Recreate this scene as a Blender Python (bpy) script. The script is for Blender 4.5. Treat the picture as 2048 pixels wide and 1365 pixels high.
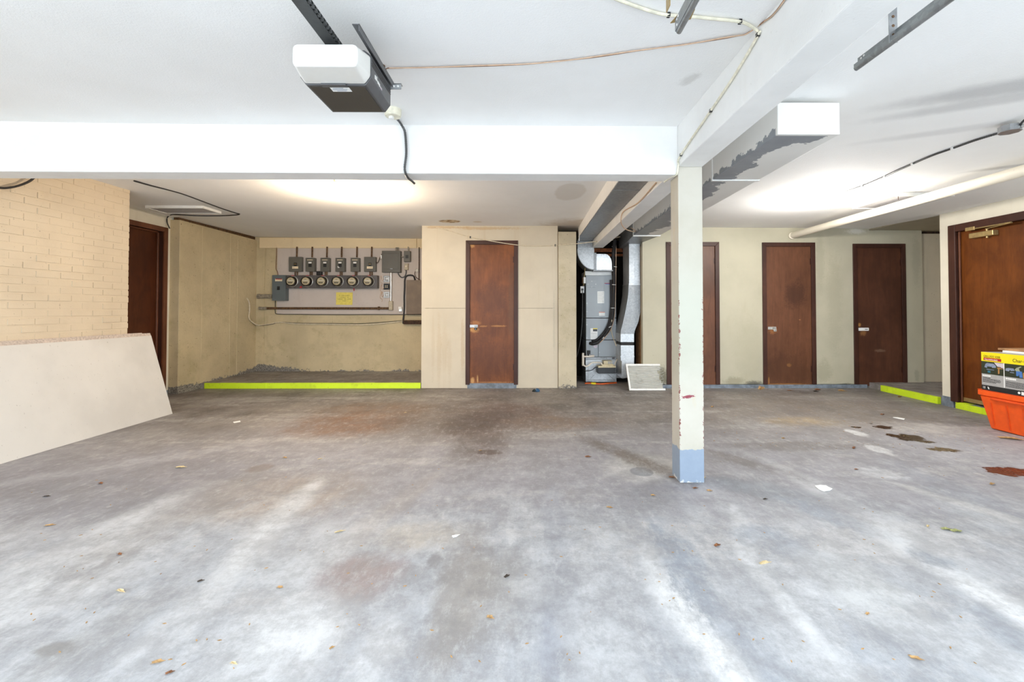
import bpy, bmesh, math, random
from mathutils import Vector, Matrix
random.seed(7)
SC = bpy.context.scene
COL = SC.collection
for _o in list(bpy.data.objects):
    bpy.data.objects.remove(_o)

# ------------------------------------------------------------------ camera
FPX, CX, CY, EYE = 900.0, 1061.0, 603.5, 1.15          # 2048x1365 frame
PITCH, YAW = math.radians(1.04), math.radians(0.4)
cd = bpy.data.cameras.new('camera')
cam = bpy.data.objects.new('camera', cd)
COL.objects.link(cam)
cd.sensor_width = 36
cd.lens = FPX / 2048 * 36
cd.shift_x = (1024 - CX) / 2048
cd.shift_y = (CY - 682.5) / 2048
cd.clip_start = 0.05
cam.location = (0, 0, EYE)
cam.rotation_euler = (math.pi / 2 + PITCH, 0, -YAW)
SC.camera = cam
CR = Matrix.Rotation(-YAW, 3, 'Z') @ Matrix.Rotation(math.pi / 2 + PITCH, 3, 'X')
CE = Vector((0, 0, EYE))


def ray(x, y):
    return CR @ Vector(((x - CX) / FPX, -(y - CY) / FPX, -1))


def P(x, y, Y):                       # photo point -> the plane at depth Y
    d = ray(x, y)
    return CE + d * (Y / d.y)


def F(x, y, z=0.0):                   # photo point -> a level plane
    d = ray(x, y)
    return CE + d * ((z - EYE) / d.z)


def XP(x, y, X):                      # photo point -> a plane running in depth
    d = ray(x, y)
    return CE + d * (X / d.x)


# ------------------------------------------------------------------ light
W = bpy.data.worlds.new('daylight')
SC.world = W
W.use_nodes = True
_n = W.node_tree.nodes
_bg = _n['Background']
_bg.inputs[0].default_value = (0.80, 0.905, 1.0, 1)
_bg.inputs[1].default_value = 5.7
SC.view_settings.view_transform = 'Standard'
SC.view_settings.look = 'None'
SC.view_settings.gamma = 1
SC.view_settings.use_curve_mapping = False
SC.view_settings.exposure = 0.0
SC.cycles.diffuse_bounces = 10
SC.cycles.max_bounces = 16
LAMP_WARM_W = 92.0
LAMP_COOL_W = 80.0


# ------------------------------------------------------------------ materials
class NT:
    def __init__(s, name):
        s.m = bpy.data.materials.new(name)
        s.m.use_nodes = True
        s.t = s.m.node_tree
        s.b = s.t.nodes['Principled BSDF']
        s._p = None

    def n(s, t, **k):
        o = s.t.nodes.new(t)
        for a, v in k.items():
            setattr(o, a, v)
        return o

    def put(s, sock, v):
        if isinstance(v, bpy.types.NodeSocket):
            s.t.links.new(v, sock)
        elif isinstance(v, (tuple, list)):
            d = sock.default_value
            if len(d) == 4 and len(v) == 3:
                v = (*v, 1)
            sock.default_value = v
        else:
            sock.default_value = v

    def pos(s):
        if s._p is None:
            s._p = s.n('ShaderNodeNewGeometry').outputs['Position']
        return s._p

    def vec(s, v, scale=(1, 1, 1), off=(0, 0, 0), rz=0):
        o = s.n('ShaderNodeMapping')
        s.put(o.inputs[0], v)
        o.inputs['Location'].default_value = off
        o.inputs['Rotation'].default_value = (0, 0, rz)
        o.inputs['Scale'].default_value = scale
        return o.outputs[0]

    def noise(s, scale, detail=4, rough=.55, v=None, stretch=None, off=(0, 0, 0), rz=0, dist=0):
        v = v or s.pos()
        if stretch or off != (0, 0, 0):
            v = s.vec(v, stretch or (1, 1, 1), off, rz)
        o = s.n('ShaderNodeTexNoise')
        s.put(o.inputs['Vector'], v)
        o.inputs['Scale'].default_value = scale
        o.inputs['Detail'].default_value = detail
        o.inputs['Roughness'].default_value = rough
        o.inputs['Distortion'].default_value = dist
        return o.outputs['Fac']

    def ss(s, v, a, b, c=0.0, d=1.0):
        o = s.n('ShaderNodeMapRange', interpolation_type='SMOOTHSTEP')
        s.put(o.inputs[0], v)
        for i, q in enumerate((a, b, c, d)):
            o.inputs[i + 1].default_value = q
        return o.outputs[0]

    def ma(s, op, a, b=0.0):
        o = s.n('ShaderNodeMath', operation=op)
        s.put(o.inputs[0], a)
        s.put(o.inputs[1], b)
        return o.outputs[0]

    def mix(s, f, a, b, mode='MIX'):
        o = s.n('ShaderNodeMix', data_type='RGBA', blend_type=mode)
        s.put(o.inputs[0], f)
        s.put(o.inputs[6], a)
        s.put(o.inputs[7], b)
        return o.outputs[2]

    def sep(s, v=None):
        o = s.n('ShaderNodeSeparateXYZ')
        s.put(o.inputs[0], v or s.pos())
        return o.outputs

    def blob(s, cx, cy, rx, ry, ang=0, wob=.5, nz=None, soft=.35, plane='xy'):
        """soft ellipse with a wobbling edge on the floor / a wall"""
        x, y, z = s.sep()
        a, b = {'xy': (x, y), 'xz': (x, z), 'yz': (y, z)}[plane]
        dx, dy = s.ma('SUBTRACT', a, cx), s.ma('SUBTRACT', b, cy)
        ca, sa = math.cos(ang), math.sin(ang)
        u = s.ma('ADD', s.ma('MULTIPLY', dx, ca / rx), s.ma('MULTIPLY', dy, sa / rx))
        v = s.ma('ADD', s.ma('MULTIPLY', dx, -sa / ry), s.ma('MULTIPLY', dy, ca / ry))
        r = s.ma('SQRT', s.ma('ADD', s.ma('MULTIPLY', u, u), s.ma('MULTIPLY', v, v)))
        if nz is not None:
            r = s.ma('ADD', r, s.ma('MULTIPLY', s.ma('SUBTRACT', nz, .5), wob * 2))
        return s.ss(r, 1 + soft, 1 - soft)

    def bump(s, h, strength=.3, dist=.01):
        o = s.n('ShaderNodeBump')
        o.inputs['Strength'].default_value = strength
        o.inputs['Distance'].default_value = dist
        s.put(o.inputs['Height'], h)
        s.put(s.b.inputs['Normal'], o.outputs[0])

    def out(s, col, rough=.6, metal=0.0, spec=.5):
        s.put(s.b.inputs['Base Color'], col)
        s.put(s.b.inputs['Roughness'], rough)
        s.put(s.b.inputs['Metallic'], metal)
        s.put(s.b.inputs['Specular IOR Level'], spec)
        return s.m


def dark(c, k):
    return tuple(v * k for v in c)


def plain(name, col, rough=.55, metal=0, var=.12, scale=30, bump=0, spec=.5):
    t = NT(name)
    nz = t.noise(scale, 3)
    c = t.mix(t.ss(nz, .3, .7), dark(col, 1 - var), dark(col, 1 + var))
    if bump:
        t.bump(t.noise(scale * 4, 2), bump, .004)
    return t.out(c, rough, metal, spec)


def wall_marks(t, c, marks):
    """stains and bare patches on the door wall: photo x, y, half sizes in photo pixels, colour, strength"""
    if marks:
        nz = t.ma('ADD', t.ma('MULTIPLY', t.noise(7, 5, .7), .5), t.ma('MULTIPLY', t.noise(40, 4, .75), .5))
    for (px_, py_, wx, wy, mc, a) in marks:
        q = P(px_, py_, 6.6)
        b = t.blob(q.x, q.z, wx * 6.6 / FPX, wy * 6.6 / FPX, 0, 1.7, nz, .45, 'xz')
        c = t.mix(t.ma('MULTIPLY', b, a), c, mc)
    return c


def painted(name, col, stain=(.45, .36, .22), amt=.35, speck=.5, streak=(6, 6, .8), bump=.05, rough=.6, marks=()):
    t = NT(name)
    big = t.noise(1.6, 4, .6)
    st = t.noise(1, 5, .65, stretch=streak)
    c = t.mix(t.ss(big, .3, .75), dark(col, 1.04), dark(col, .9))
    c = t.mix(t.ma('MULTIPLY', t.ss(st, .55, .8), amt), c, stain)
    sp = t.noise(55, 2, .5)
    c = t.mix(t.ma('MULTIPLY', t.ss(sp, .7, .76), speck), c, (.12, .09, .06))
    c = wall_marks(t, c, marks)
    t.bump(t.noise(90, 3), bump, .004)
    return t.out(c, rough)


def peeling_concrete(name, col, z0=.045):
    """cream painted concrete whose paint has flaked off along the foot"""
    t = NT(name)
    x, y, z = t.sep()
    big = t.noise(1.3, 5, .65)
    c = t.mix(t.ss(big, .32, .7), dark(col, 1.05), dark(col, .82))
    c = t.mix(t.ma('MULTIPLY', t.ss(t.noise(3, 5, .7), .5, .75), .5), c, (.33, .27, .14))
    sp = t.noise(40, 2, .5)
    c = t.mix(t.ma('MULTIPLY', t.ss(sp, .69, .74), .7), c, (.1, .07, .05))
    h = t.ma('DIVIDE', t.ma('SUBTRACT', z, z0), .26)
    pe = t.ma('SUBTRACT', t.ma('ADD', t.noise(5, 6, .7), t.ma('MULTIPLY', t.noise(26, 4, .7), .45)), h)
    co = t.ma('MULTIPLY', t.ss(y, 7.2, 7.9), t.ss(x, -3.6, -4.7))
    pe = t.ma('ADD', pe, t.ma('MULTIPLY', co, .35))
    flake = t.ss(pe, .5, .57)
    gr = t.mix(t.ss(t.noise(60, 4, .7), .4, .62), (.10, .09, .08), (.34, .31, .27))
    c = t.mix(flake, c, gr)
    t.bump(t.ma('ADD', t.ma('MULTIPLY', flake, -.6), t.noise(30, 4)), .25, .012)
    return t.out(c, .75)


def wood(name, dk, lt, wear=.25, rough=.42, marks=()):
    t = NT(name)
    g = t.ma('ADD', t.ma('MULTIPLY', t.noise(2.2, 6, .7, stretch=(8, 8, .8), dist=.6), .45), t.ma('MULTIPLY', t.noise(3.2, 6, .65, stretch=(1.3, 1.3, .8), dist=.5), .55))
    fine = t.noise(18, 4, .7, stretch=(7, 7, .35))
    big = t.noise(1.7, 3, .6)
    c = t.mix(t.ss(g, .3, .72), dk, lt)
    c = t.mix(t.ma('MULTIPLY', t.ss(fine, .45, .7), .2), c, dark(dk, .55))
    c = t.mix(t.ma('MULTIPLY', t.ss(big, .42, .7), .45), c, dark(dk, .7))
    sc = t.noise(9, 5, .75, stretch=(1, 1, 1.6))
    c = t.mix(t.ma('MULTIPLY', t.ss(sc, .68, .76), wear), c, (.36, .17, .05))
    c = wall_marks(t, c, marks)
    t.bump(fine, .08, .003)
    return t.out(c, rough, 0, .3)


def galv(name, base=.42, rough=.36, tint=(1, 1.02, 1.04)):
    t = NT(name)
    v = t.n('ShaderNodeTexVoronoi')
    t.put(v.inputs['Vector'], t.pos())
    v.inputs['Scale'].default_value = 55
    n2 = t.noise(3, 4, .6)
    f = t.ma('ADD', t.ma('MULTIPLY', t.sep(v.outputs['Color'])[0], .15), t.ma('MULTIPLY', n2, .85))
    c = t.mix(t.ss(f, .25, .75), tuple(base * .72 * k for k in tint), tuple(base * 1.25 * k for k in tint))
    return t.out(c, t.ss(n2, .3, .7, rough - .06, rough + .12), .75)


M = {}
CREAM = (.74, .63, .44)
M['ceiling'] = None
M['beam'] = painted('white ceiling paint', (.82, .815, .80), (.6, .55, .45), .12, .1, bump=.16, rough=.75)
M['cream'] = painted('cream wall paint', (.47, .435, .325), (.36, .31, .18), .38, .45, streak=(3, 3, 1.2), marks=[(1507, 768, 15, 6, (.06, .055, .045), .85), (1468, 764, 22, 8, (.25, .22, .14), .6), (1689, 771, 14, 4, (.06, .055, .045), .8), (1648, 745, 14, 22, (.32, .29, .2), .5), (1326, 755, 7, 22, (.12, .105, .06), .8), (1640, 520, 8, 60, (.36, .33, .24), .5), (1670, 600, 14, 90, (.36, .33, .24), .4), (1832, 520, 8, 50, (.33, .30, .23), .35), (1834, 752, 5, 12, (.25, .23, .17), .4), (1712, 463, 18, 5, (.72, .69, .62), .8), (1500, 700, 30, 60, (.40, .37, .26), .35)])
M['cream_white'] = painted('pale cream wall paint', (.74, .69, .57), (.4, .33, .2), .2, .3)
M['closet'] = painted('cream plywood paint', (.57, .50, .385), (.44, .31, .17), .45, .25, streak=(9, 9, .45), marks=[(878, 700, 4, 60, (.44, .32, .18), .3), (889, 690, 6, 50, (.45, .34, .2), .25), (899, 720, 4, 45, (.45, .34, .2), .25), (866, 690, 3, 55, (.45, .34, .2), .25), (925, 690, 3, 50, (.44, .31, .17), .4), (975, 457, 60, 3, (.44, .29, .14), .6), (890, 455, 40, 2.5, (.44, .29, .14), .6), (1108, 650, 2, 60, (.30, .28, .2), .3)])
M['brick'] = painted('cream painted brick', (.64, .535, .395), (.42, .31, .18), .25, .5, streak=(4, 4, 3), bump=.2)
M['concrete_cream'] = peeling_concrete('cream painted concrete', (.58, .475, .295))
M['concrete_pillar'] = peeling_concrete('cream concrete pillar', (.56, .485, .35), -.02)
M['concrete_grey'] = painted('greyish painted concrete', (.56, .49, .37), (.22, .2, .16), .4, .9)
M['grey_base'] = plain('grey plinth paint', (.17, .20, .24), .6, var=.3, scale=14)
M['soffit'] = painted('stained beige soffit', (.42, .37, .27), (.12, .1, .07), .7, .3)
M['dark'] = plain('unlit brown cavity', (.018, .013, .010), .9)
M['orange_wood'] = plain('orange lumber', (.42, .13, .04), .7, var=.3, scale=20)
M['board'] = painted('gypsum board face', (.62, .595, .555), (.48, .41, .33), .14, .35, streak=(3, .6, 3), bump=.02, rough=.7)
M['board_edge'] = plain('gypsum board edge paper', (.50, .42, .36), .8, var=.2, scale=60)
M['backboard'] = painted('mauve grey backboard paint', (.54, .47, .42), (.3, .22, .18), .3, .6)
M['header'] = painted('cream header board', (.74, .60, .38), (.5, .33, .15), .3, .6)
M['doorA'] = wood('reddish brown door wood', (.115, .034, .009), (.25, .080, .020), .5, marks=[(948, 659, 8, 5, (.50, .24, .07), .95), (952, 646, 9, 4, (.36, .15, .045), .7), (995, 652.5, 14, 1.6, (.40, .18, .05), .8), (966, 653, 8, 1.6, (.40, .18, .05), .7), (945, 762, 3.5, 6, (.58, .33, .13), .9), (955, 760, 1.6, 8, (.58, .33, .13), .9), (985, 765.5, 36, 2, (.40, .20, .08), .6), (944, 492, 5, 4, (.50, .25, .08), .7), (1022, 610, 5, 60, (.13, .055, .02), .6), (985, 600, 30, 30, (.10, .034, .014), .6), (975, 720, 40, 45, (.09, .03, .014), .5)])
M['doorB'] = wood('brown door wood', (.090, .035, .017), (.17, .068, .034), .3, marks=[(1546, 661, 8, 7, (.30, .12, .04), .85), (1538, 762, 1.5, 6, (.42, .2, .06), .8), (1578, 731, 4, 3, (.42, .2, .06), .7), (1600, 640, 2, 1, (.4, .2, .08), .6), (1590, 590, 20, 24, (.05, .02, .012), .6), (1575, 740, 45, 30, (.07, .028, .014), .5), (1575, 769, 40, 1.5, (.36, .17, .05), .6)])
M['doorC'] = wood('dark brown door wood', (.062, .023, .013), (.115, .044, .023), .3, marks=[(1719, 650, 3, 4, (.40, .19, .06), .8), (1727, 666, 6, 5, (.26, .12, .045), .8), (1761, 702, 9, 3, (.20, .12, .08), .6), (1716, 720, 1.2, 50, (.28, .14, .05), .7)])
M['doorL'] = wood('deep red brown door wood', (.055, .014, .005), (.105, .030, .010), .12, .4)
M['doorR'] = wood('large brown door wood', (.085, .022, .004), (.19, .056, .010), .3, .38)
M['casing'] = wood('dark brown casing wood', (.040, .015, .010), (.075, .028, .018), .15, .45)
M['casing_red'] = wood('reddish jamb wood', (.09, .03, .014), (.19, .07, .035), .1, .3)
M['steel'] = plain('bare steel', (.62, .62, .60), .35, .85)
M['zinc'] = galv('zinc plated steel', .40)
M['galv'] = galv('galvanised duct steel', .47, .36)
M['galv_dark'] = galv('dull galvanised duct steel', .30, .45)
M['track'] = galv('galvanised track steel', .34, .36, (.95, 1, 1.02))
M['white_plate'] = plain('white plastic', (.80, .80, .78), .4, var=.03)
M['black'] = plain('black plastic', (.012, .012, .013), .4)
M['black_rubber'] = plain('black rubber foam', (.012, .010, .010), .65)
M['yellow'] = painted('fluorescent yellow paint', (.62, .82, .02), (.30, .36, .03), .55, .9, streak=(5, 5, 5), rough=.55)
M['box_grey'] = painted('grey electrical enamel', (.115, .108, .090), (.06, .045, .03), .4, .4, rough=.42)
M['box_blue'] = painted('blue grey electrical enamel', (.105, .125, .130), (.06, .06, .05), .2, .3, rough=.4)
M['trough'] = painted('dark grey meter trough', (.090, .080, .078), (.05, .035, .03), .4, .4, rough=.4)
M['rust'] = plain('rusty conduit', (.115, .060, .026), .7, .2, var=.5, scale=40)
M['rust_dark'] = plain('dark rusted trough', (.050, .022, .010), .75, .2, var=.6, scale=25)
M['conduit'] = plain('dull grey conduit', (.32, .29, .24), .4, .4, var=.3)
M['conduit_bright'] = plain('bright conduit', (.72, .70, .66), .3, .6)
M['beige_metal'] = plain('beige enamel fitting', (.45, .38, .27), .5)
M['brown_panel'] = plain('brown telephone panel', (.19, .135, .09), .55, var=.12, scale=6)
M['cable_black'] = plain('black cable jacket', (.016, .015, .016), .5)
M['cable_grey'] = plain('dark grey armoured cable', (.10, .10, .10), .4, .5)
M['cable_beige'] = plain('beige cable jacket', (.60, .52, .38), .55)
M['cable_white'] = plain('ivory cable jacket', (.74, .70, .56), .5)
M['cable_brown'] = plain('brown bell wire', (.22, .11, .06), .55)
M['cable_tan'] = plain('tan bell wire', (.55, .38, .26), .55)
M['red'] = plain('red plastic tag', (.42, .02, .02), .5)
M['cream_label'] = plain('cream label', (.72, .60, .42), .5)
M['paper'] = plain('white paper', (.82, .82, .80), .7, var=.03)
M['notice'] = plain('yellow notice paper', (.72, .60, .12), .6, var=.06)
M['ink'] = plain('grey brown ink', (.22, .17, .04), .7)
M['dial'] = plain('cream meter dial', (.70, .60, .38), .5, var=.05)
M['meter_body'] = plain('dark meter works', (.06, .05, .045), .4, .3)
M['opener_grey'] = plain('dark grey opener steel', (.105, .105, .110), .42, .2, var=.06)
M['opener_under'] = painted('brown black opener underside', (.055, .046, .036), (.08, .065, .05), .4, .2)
M['lens'] = plain('milky opener lens', (.86, .86, .83), .35, var=.01)
M['rail'] = plain('dark opener rail', (.075, .077, .078), .35, .5)
M['furnace'] = painted('grey blue furnace enamel', (.30, .325, .345), (.26, .29, .28), .3, .15, rough=.3)
M['furnace_foil'] = galv('foil faced plenum', .66, .25)
M['porcelain'] = plain('white porcelain', (.8, .76, .66), .3)
M['pvc'] = plain('white pvc pipe', (.78, .70, .60), .4, var=.08)
M['pvc_cream'] = painted('cream painted pipe', (.78, .72, .60), (.5, .4, .25), .3, .25, streak=(3, .7, 3))
M['pump_beige'] = plain('beige pump housing', (.62, .52, .33), .5)
M['pump_black'] = plain('dark pump tank', (.022, .024, .028), .45)
M['crate'] = plain('orange crate plastic', (.80, .095, .008), .42, var=.08, scale=12)
M['crate_dark'] = plain('deep orange crate plastic', (.70, .07, .006), .45, var=.08, scale=12)
M['carton'] = plain('grey printed carton', (.36, .35, .34), .5, var=.04)
M['carton_yellow'] = plain('yellow carton print', (.84, .66, .01), .45, var=.02)
M['carton_black'] = plain('black carton print', (.015, .015, .016), .45)
M['carton_red'] = plain('red carton print', (.42, .02, .015), .45)
M['carton_white'] = plain('white carton print', (.82, .81, .78), .5, var=.02)
M['photo_dark'] = painted('dark leafy print', (.028, .034, .018), (.16, .18, .06), .9, .0, streak=(30, 30, 30), bump=0, rough=.45)
M['photo_blue'] = plain('slate blue print', (.22, .26, .36), .45)
M['photo_teal'] = plain('teal print', (.03, .16, .24), .45)
M['photo_jeans'] = plain('blue print', (.06, .16, .42), .45)
M['photo_tan'] = plain('orange tan print', (.42, .20, .06), .45)
M['photo_pale'] = plain('pale pink print', (.58, .50, .54), .45)
M['photo_shirt'] = plain('olive grey print', (.30, .32, .22), .45)
M['hatch_grey'] = plain('grey hatch board', (.42, .41, .42), .8, var=.08)
M['brass'] = plain('dull gold enamel', (.42, .30, .13), .38, .5)
M['brown_wood'] = plain('bare brown plank', (.34, .18, .08), .6, var=.25, scale=20)
M['filter_frame'] = plain('white card filter frame', (.78, .77, .74), .6, var=.05)
M['filter_media'] = painted('grey dusty filter media', (.52, .51, .47), (.33, .31, .27), .6, .4, streak=(8, 8, 12), bump=.3, rough=.9)
M['leaf'] = plain('tan dry leaf', (.42, .25, .10), .7, var=.3, scale=60)
M['leaf_pale'] = plain('pale straw', (.62, .48, .26), .7, var=.2, scale=60)
M['leaf_brown'] = plain('brown dry leaf', (.22, .085, .03), .7, var=.4, scale=60)
M['leaf_green'] = plain('olive sprig', (.26, .26, .10), .7, var=.3, scale=60)
M['twig'] = plain('dark twig', (.05, .035, .025), .8)
M['rag_blue'] = plain('blue plastic bag', (.012, .07, .15), .4, var=.5, scale=50)
M['rag_dark'] = plain('dark green plastic bag', (.006, .014, .012), .4)
M['orange_cord'] = plain('orange cord', (.70, .12, .02), .5)
M['yellow_plug'] = plain('yellow connector', (.80, .62, .02), .5)

t = NT('milky glowing bulb glass')
t.out((.9, .85, .7), .3)
t.b.inputs['Emission Color'].default_value = (1.0, .72, .36, 1)
t.b.inputs['Emission Strength'].default_value = 40
M['bulb_warm'] = t.m
t = NT('white glowing bulb glass')
t.out((.9, .9, .88), .3)
t.b.inputs['Emission Color'].default_value = (1.0, .95, .88, 1)
t.b.inputs['Emission Strength'].default_value = 40
M['bulb_cool'] = t.m
t = NT('clear meter glass')
t.out((1, 1, 1), .03)
t.b.inputs['Transmission Weight'].default_value = 1.0
t.b.inputs['IOR'].default_value = 1.25
M['glass'] = t.m

# ceiling: white stipple with a few stains
t = NT('white stippled ceiling')
c = t.mix(t.ss(t.noise(.9, 4, .6), .3, .75), (.89, .89, .885), (.83, .825, .81))
nz = t.noise(7, 5, .7)
q = F(900, 443, 2.385)
c = t.mix(t.blob(q.x, q.y, .15, .11, 0, .5, nz, .12), c, t.mix(t.ss(t.noise(16, 4), .45, .6), (.62, .5, .34), (.28, .17, .08)))
q = F(955, 444, 2.385)
c = t.mix(t.ma('MULTIPLY', t.blob(q.x, q.y, .06, .05, 0, .2, nz, .3), .4), c, (.55, .4, .22))
q = F(1150, 452, 2.385)
c = t.mix(t.ma('MULTIPLY', t.blob(q.x, q.y, .45, .45, 0, .6, nz, .5), .55), c, (.42, .30, .18))
q = F(1140, 385, 2.385)
c = t.mix(t.ma('MULTIPLY', t.blob(q.x, q.y, .16, .35, 0, .2, nz, .1), .35), c, (.52, .46, .38))
q = F(1380, 160, 2.385)
c = t.mix(t.ma('MULTIPLY', t.blob(q.x, q.y, .035, .06, .3, 1.6, nz, .5), .4), c, (.45, .44, .41))
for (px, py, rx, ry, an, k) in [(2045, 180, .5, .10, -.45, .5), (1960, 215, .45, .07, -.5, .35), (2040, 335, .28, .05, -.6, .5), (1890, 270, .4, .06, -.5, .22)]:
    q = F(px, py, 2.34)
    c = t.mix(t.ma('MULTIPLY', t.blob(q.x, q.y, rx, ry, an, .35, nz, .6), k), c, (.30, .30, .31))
q = F(700, 383, 2.385)
t.bump(t.noise(110, 3, .7), .35, .006)
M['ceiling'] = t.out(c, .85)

# duct whose white paint has peeled off the underside
t = NT('peeling white duct paint')
x, y, z = t.sep()
white = t.mix(t.noise(3, 3), (.82, .81, .78), (.74, .73, .70))
grey = t.mix(t.noise(9, 4), (.20, .215, .235), (.30, .315, .34))
u = t.ma('DIVIDE', t.ma('SUBTRACT', x, 1.44), .36)
wob = t.ma('ADD', t.ma('MULTIPLY', t.ma('SUBTRACT', t.noise(4, 5, .6, off=(3, 1, 0)), .5), 1.5),
           t.ma('MULTIPLY', t.ma('SUBTRACT', t.noise(22, 4, .7), .5), .35))
near = t.ss(y, 2.85, 2.56, 0, .55)
mid = t.ss(t.ma('ABSOLUTE', t.ma('SUBTRACT', y, 3.95)), .05, .4, .12, 0)
far = t.ss(y, 4.2, 5.2, 0, .3)
lim = t.ma('ADD', t.ma('ADD', t.ma('ADD', near, mid), far), .38)
pe = t.ss(t.ma('SUBTRACT', t.ma('ADD', lim, wob), u), -.02, .02)
low = t.ss(t.ma('ADD', z, t.ma('MULTIPLY', t.ma('SUBTRACT', t.noise(14, 4, .7), .5), .16)), 2.195, 2.185)
front = t.ss(y, 2.575, 2.59)
c = t.mix(t.ma('MULTIPLY', t.ma('MULTIPLY', pe, low), front), white, grey)
M['duct_peel'] = t.out(c, .5)

# white post with algae, chips along its edges and a grey foot
t = NT('chipped white post paint')
x, y, z = t.sep()
c = t.mix(t.ss(t.noise(2.5, 4, .6), .35, .7), (.535, .50, .43), (.475, .44, .36))
c = t.mix(t.ma('MULTIPLY', t.ss(t.ma('ABSOLUTE', t.ma('SUBTRACT', z, 1.05)), .55, .1), .45), c, (.40, .425, .34))
c = t.mix(t.ma('MULTIPLY', t.ss(t.noise(8, 4, .7, stretch=(1, 1, .35)), .58, .72), .35), c, (.55, .43, .22))
ed = t.ma('MAXIMUM', t.ma('MINIMUM', t.ma('ABSOLUTE', t.ma('SUBTRACT', x, 1.012)), t.ma('ABSOLUTE', t.ma('SUBTRACT', x, 1.176))),
          t.ma('MINIMUM', t.ma('ABSOLUTE', t.ma('SUBTRACT', y, 3.0)), t.ma('ABSOLUTE', t.ma('SUBTRACT', y, 3.16))))
nz = t.noise(34, 5, .7)
zz = t.ss(z, 2.0, .8, -.05, .10)
chip = t.ss(t.ma('ADD', t.ma('SUBTRACT', nz, t.ma('MULTIPLY', ed, 11)), zz), .575, .605)
c = t.mix(chip, c, (.20, .055, .045))
q = P(1378, 794, 3.0)
c = t.mix(t.ma('MULTIPLY', t.blob(q.x - .006, q.z, .045, .010, .14, 2.0, t.noise(45, 5, .75, stretch=(.5, 1, 1.6)), .12, 'xz'), t.ma('LESS_THAN', y, 3.003)), c, (.24, .03, .05))
ft = t.ss(t.ma('ADD', z, t.ma('MULTIPLY', t.ma('SUBTRACT', t.noise(9, 4), .5), .07)), .222, .216)
blue = t.mix(t.noise(20, 3), (.22, .275, .355), (.275, .33, .41))
blue = t.mix(t.ss(t.ma('ADD', t.ma('MULTIPLY', z, -9), t.noise(30, 5)), .42, .5), blue, (.62, .62, .60))
c = t.mix(ft, c, blue)
t.bump(nz, .12, .006)
M['post'] = t.out(c, .55)


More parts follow.
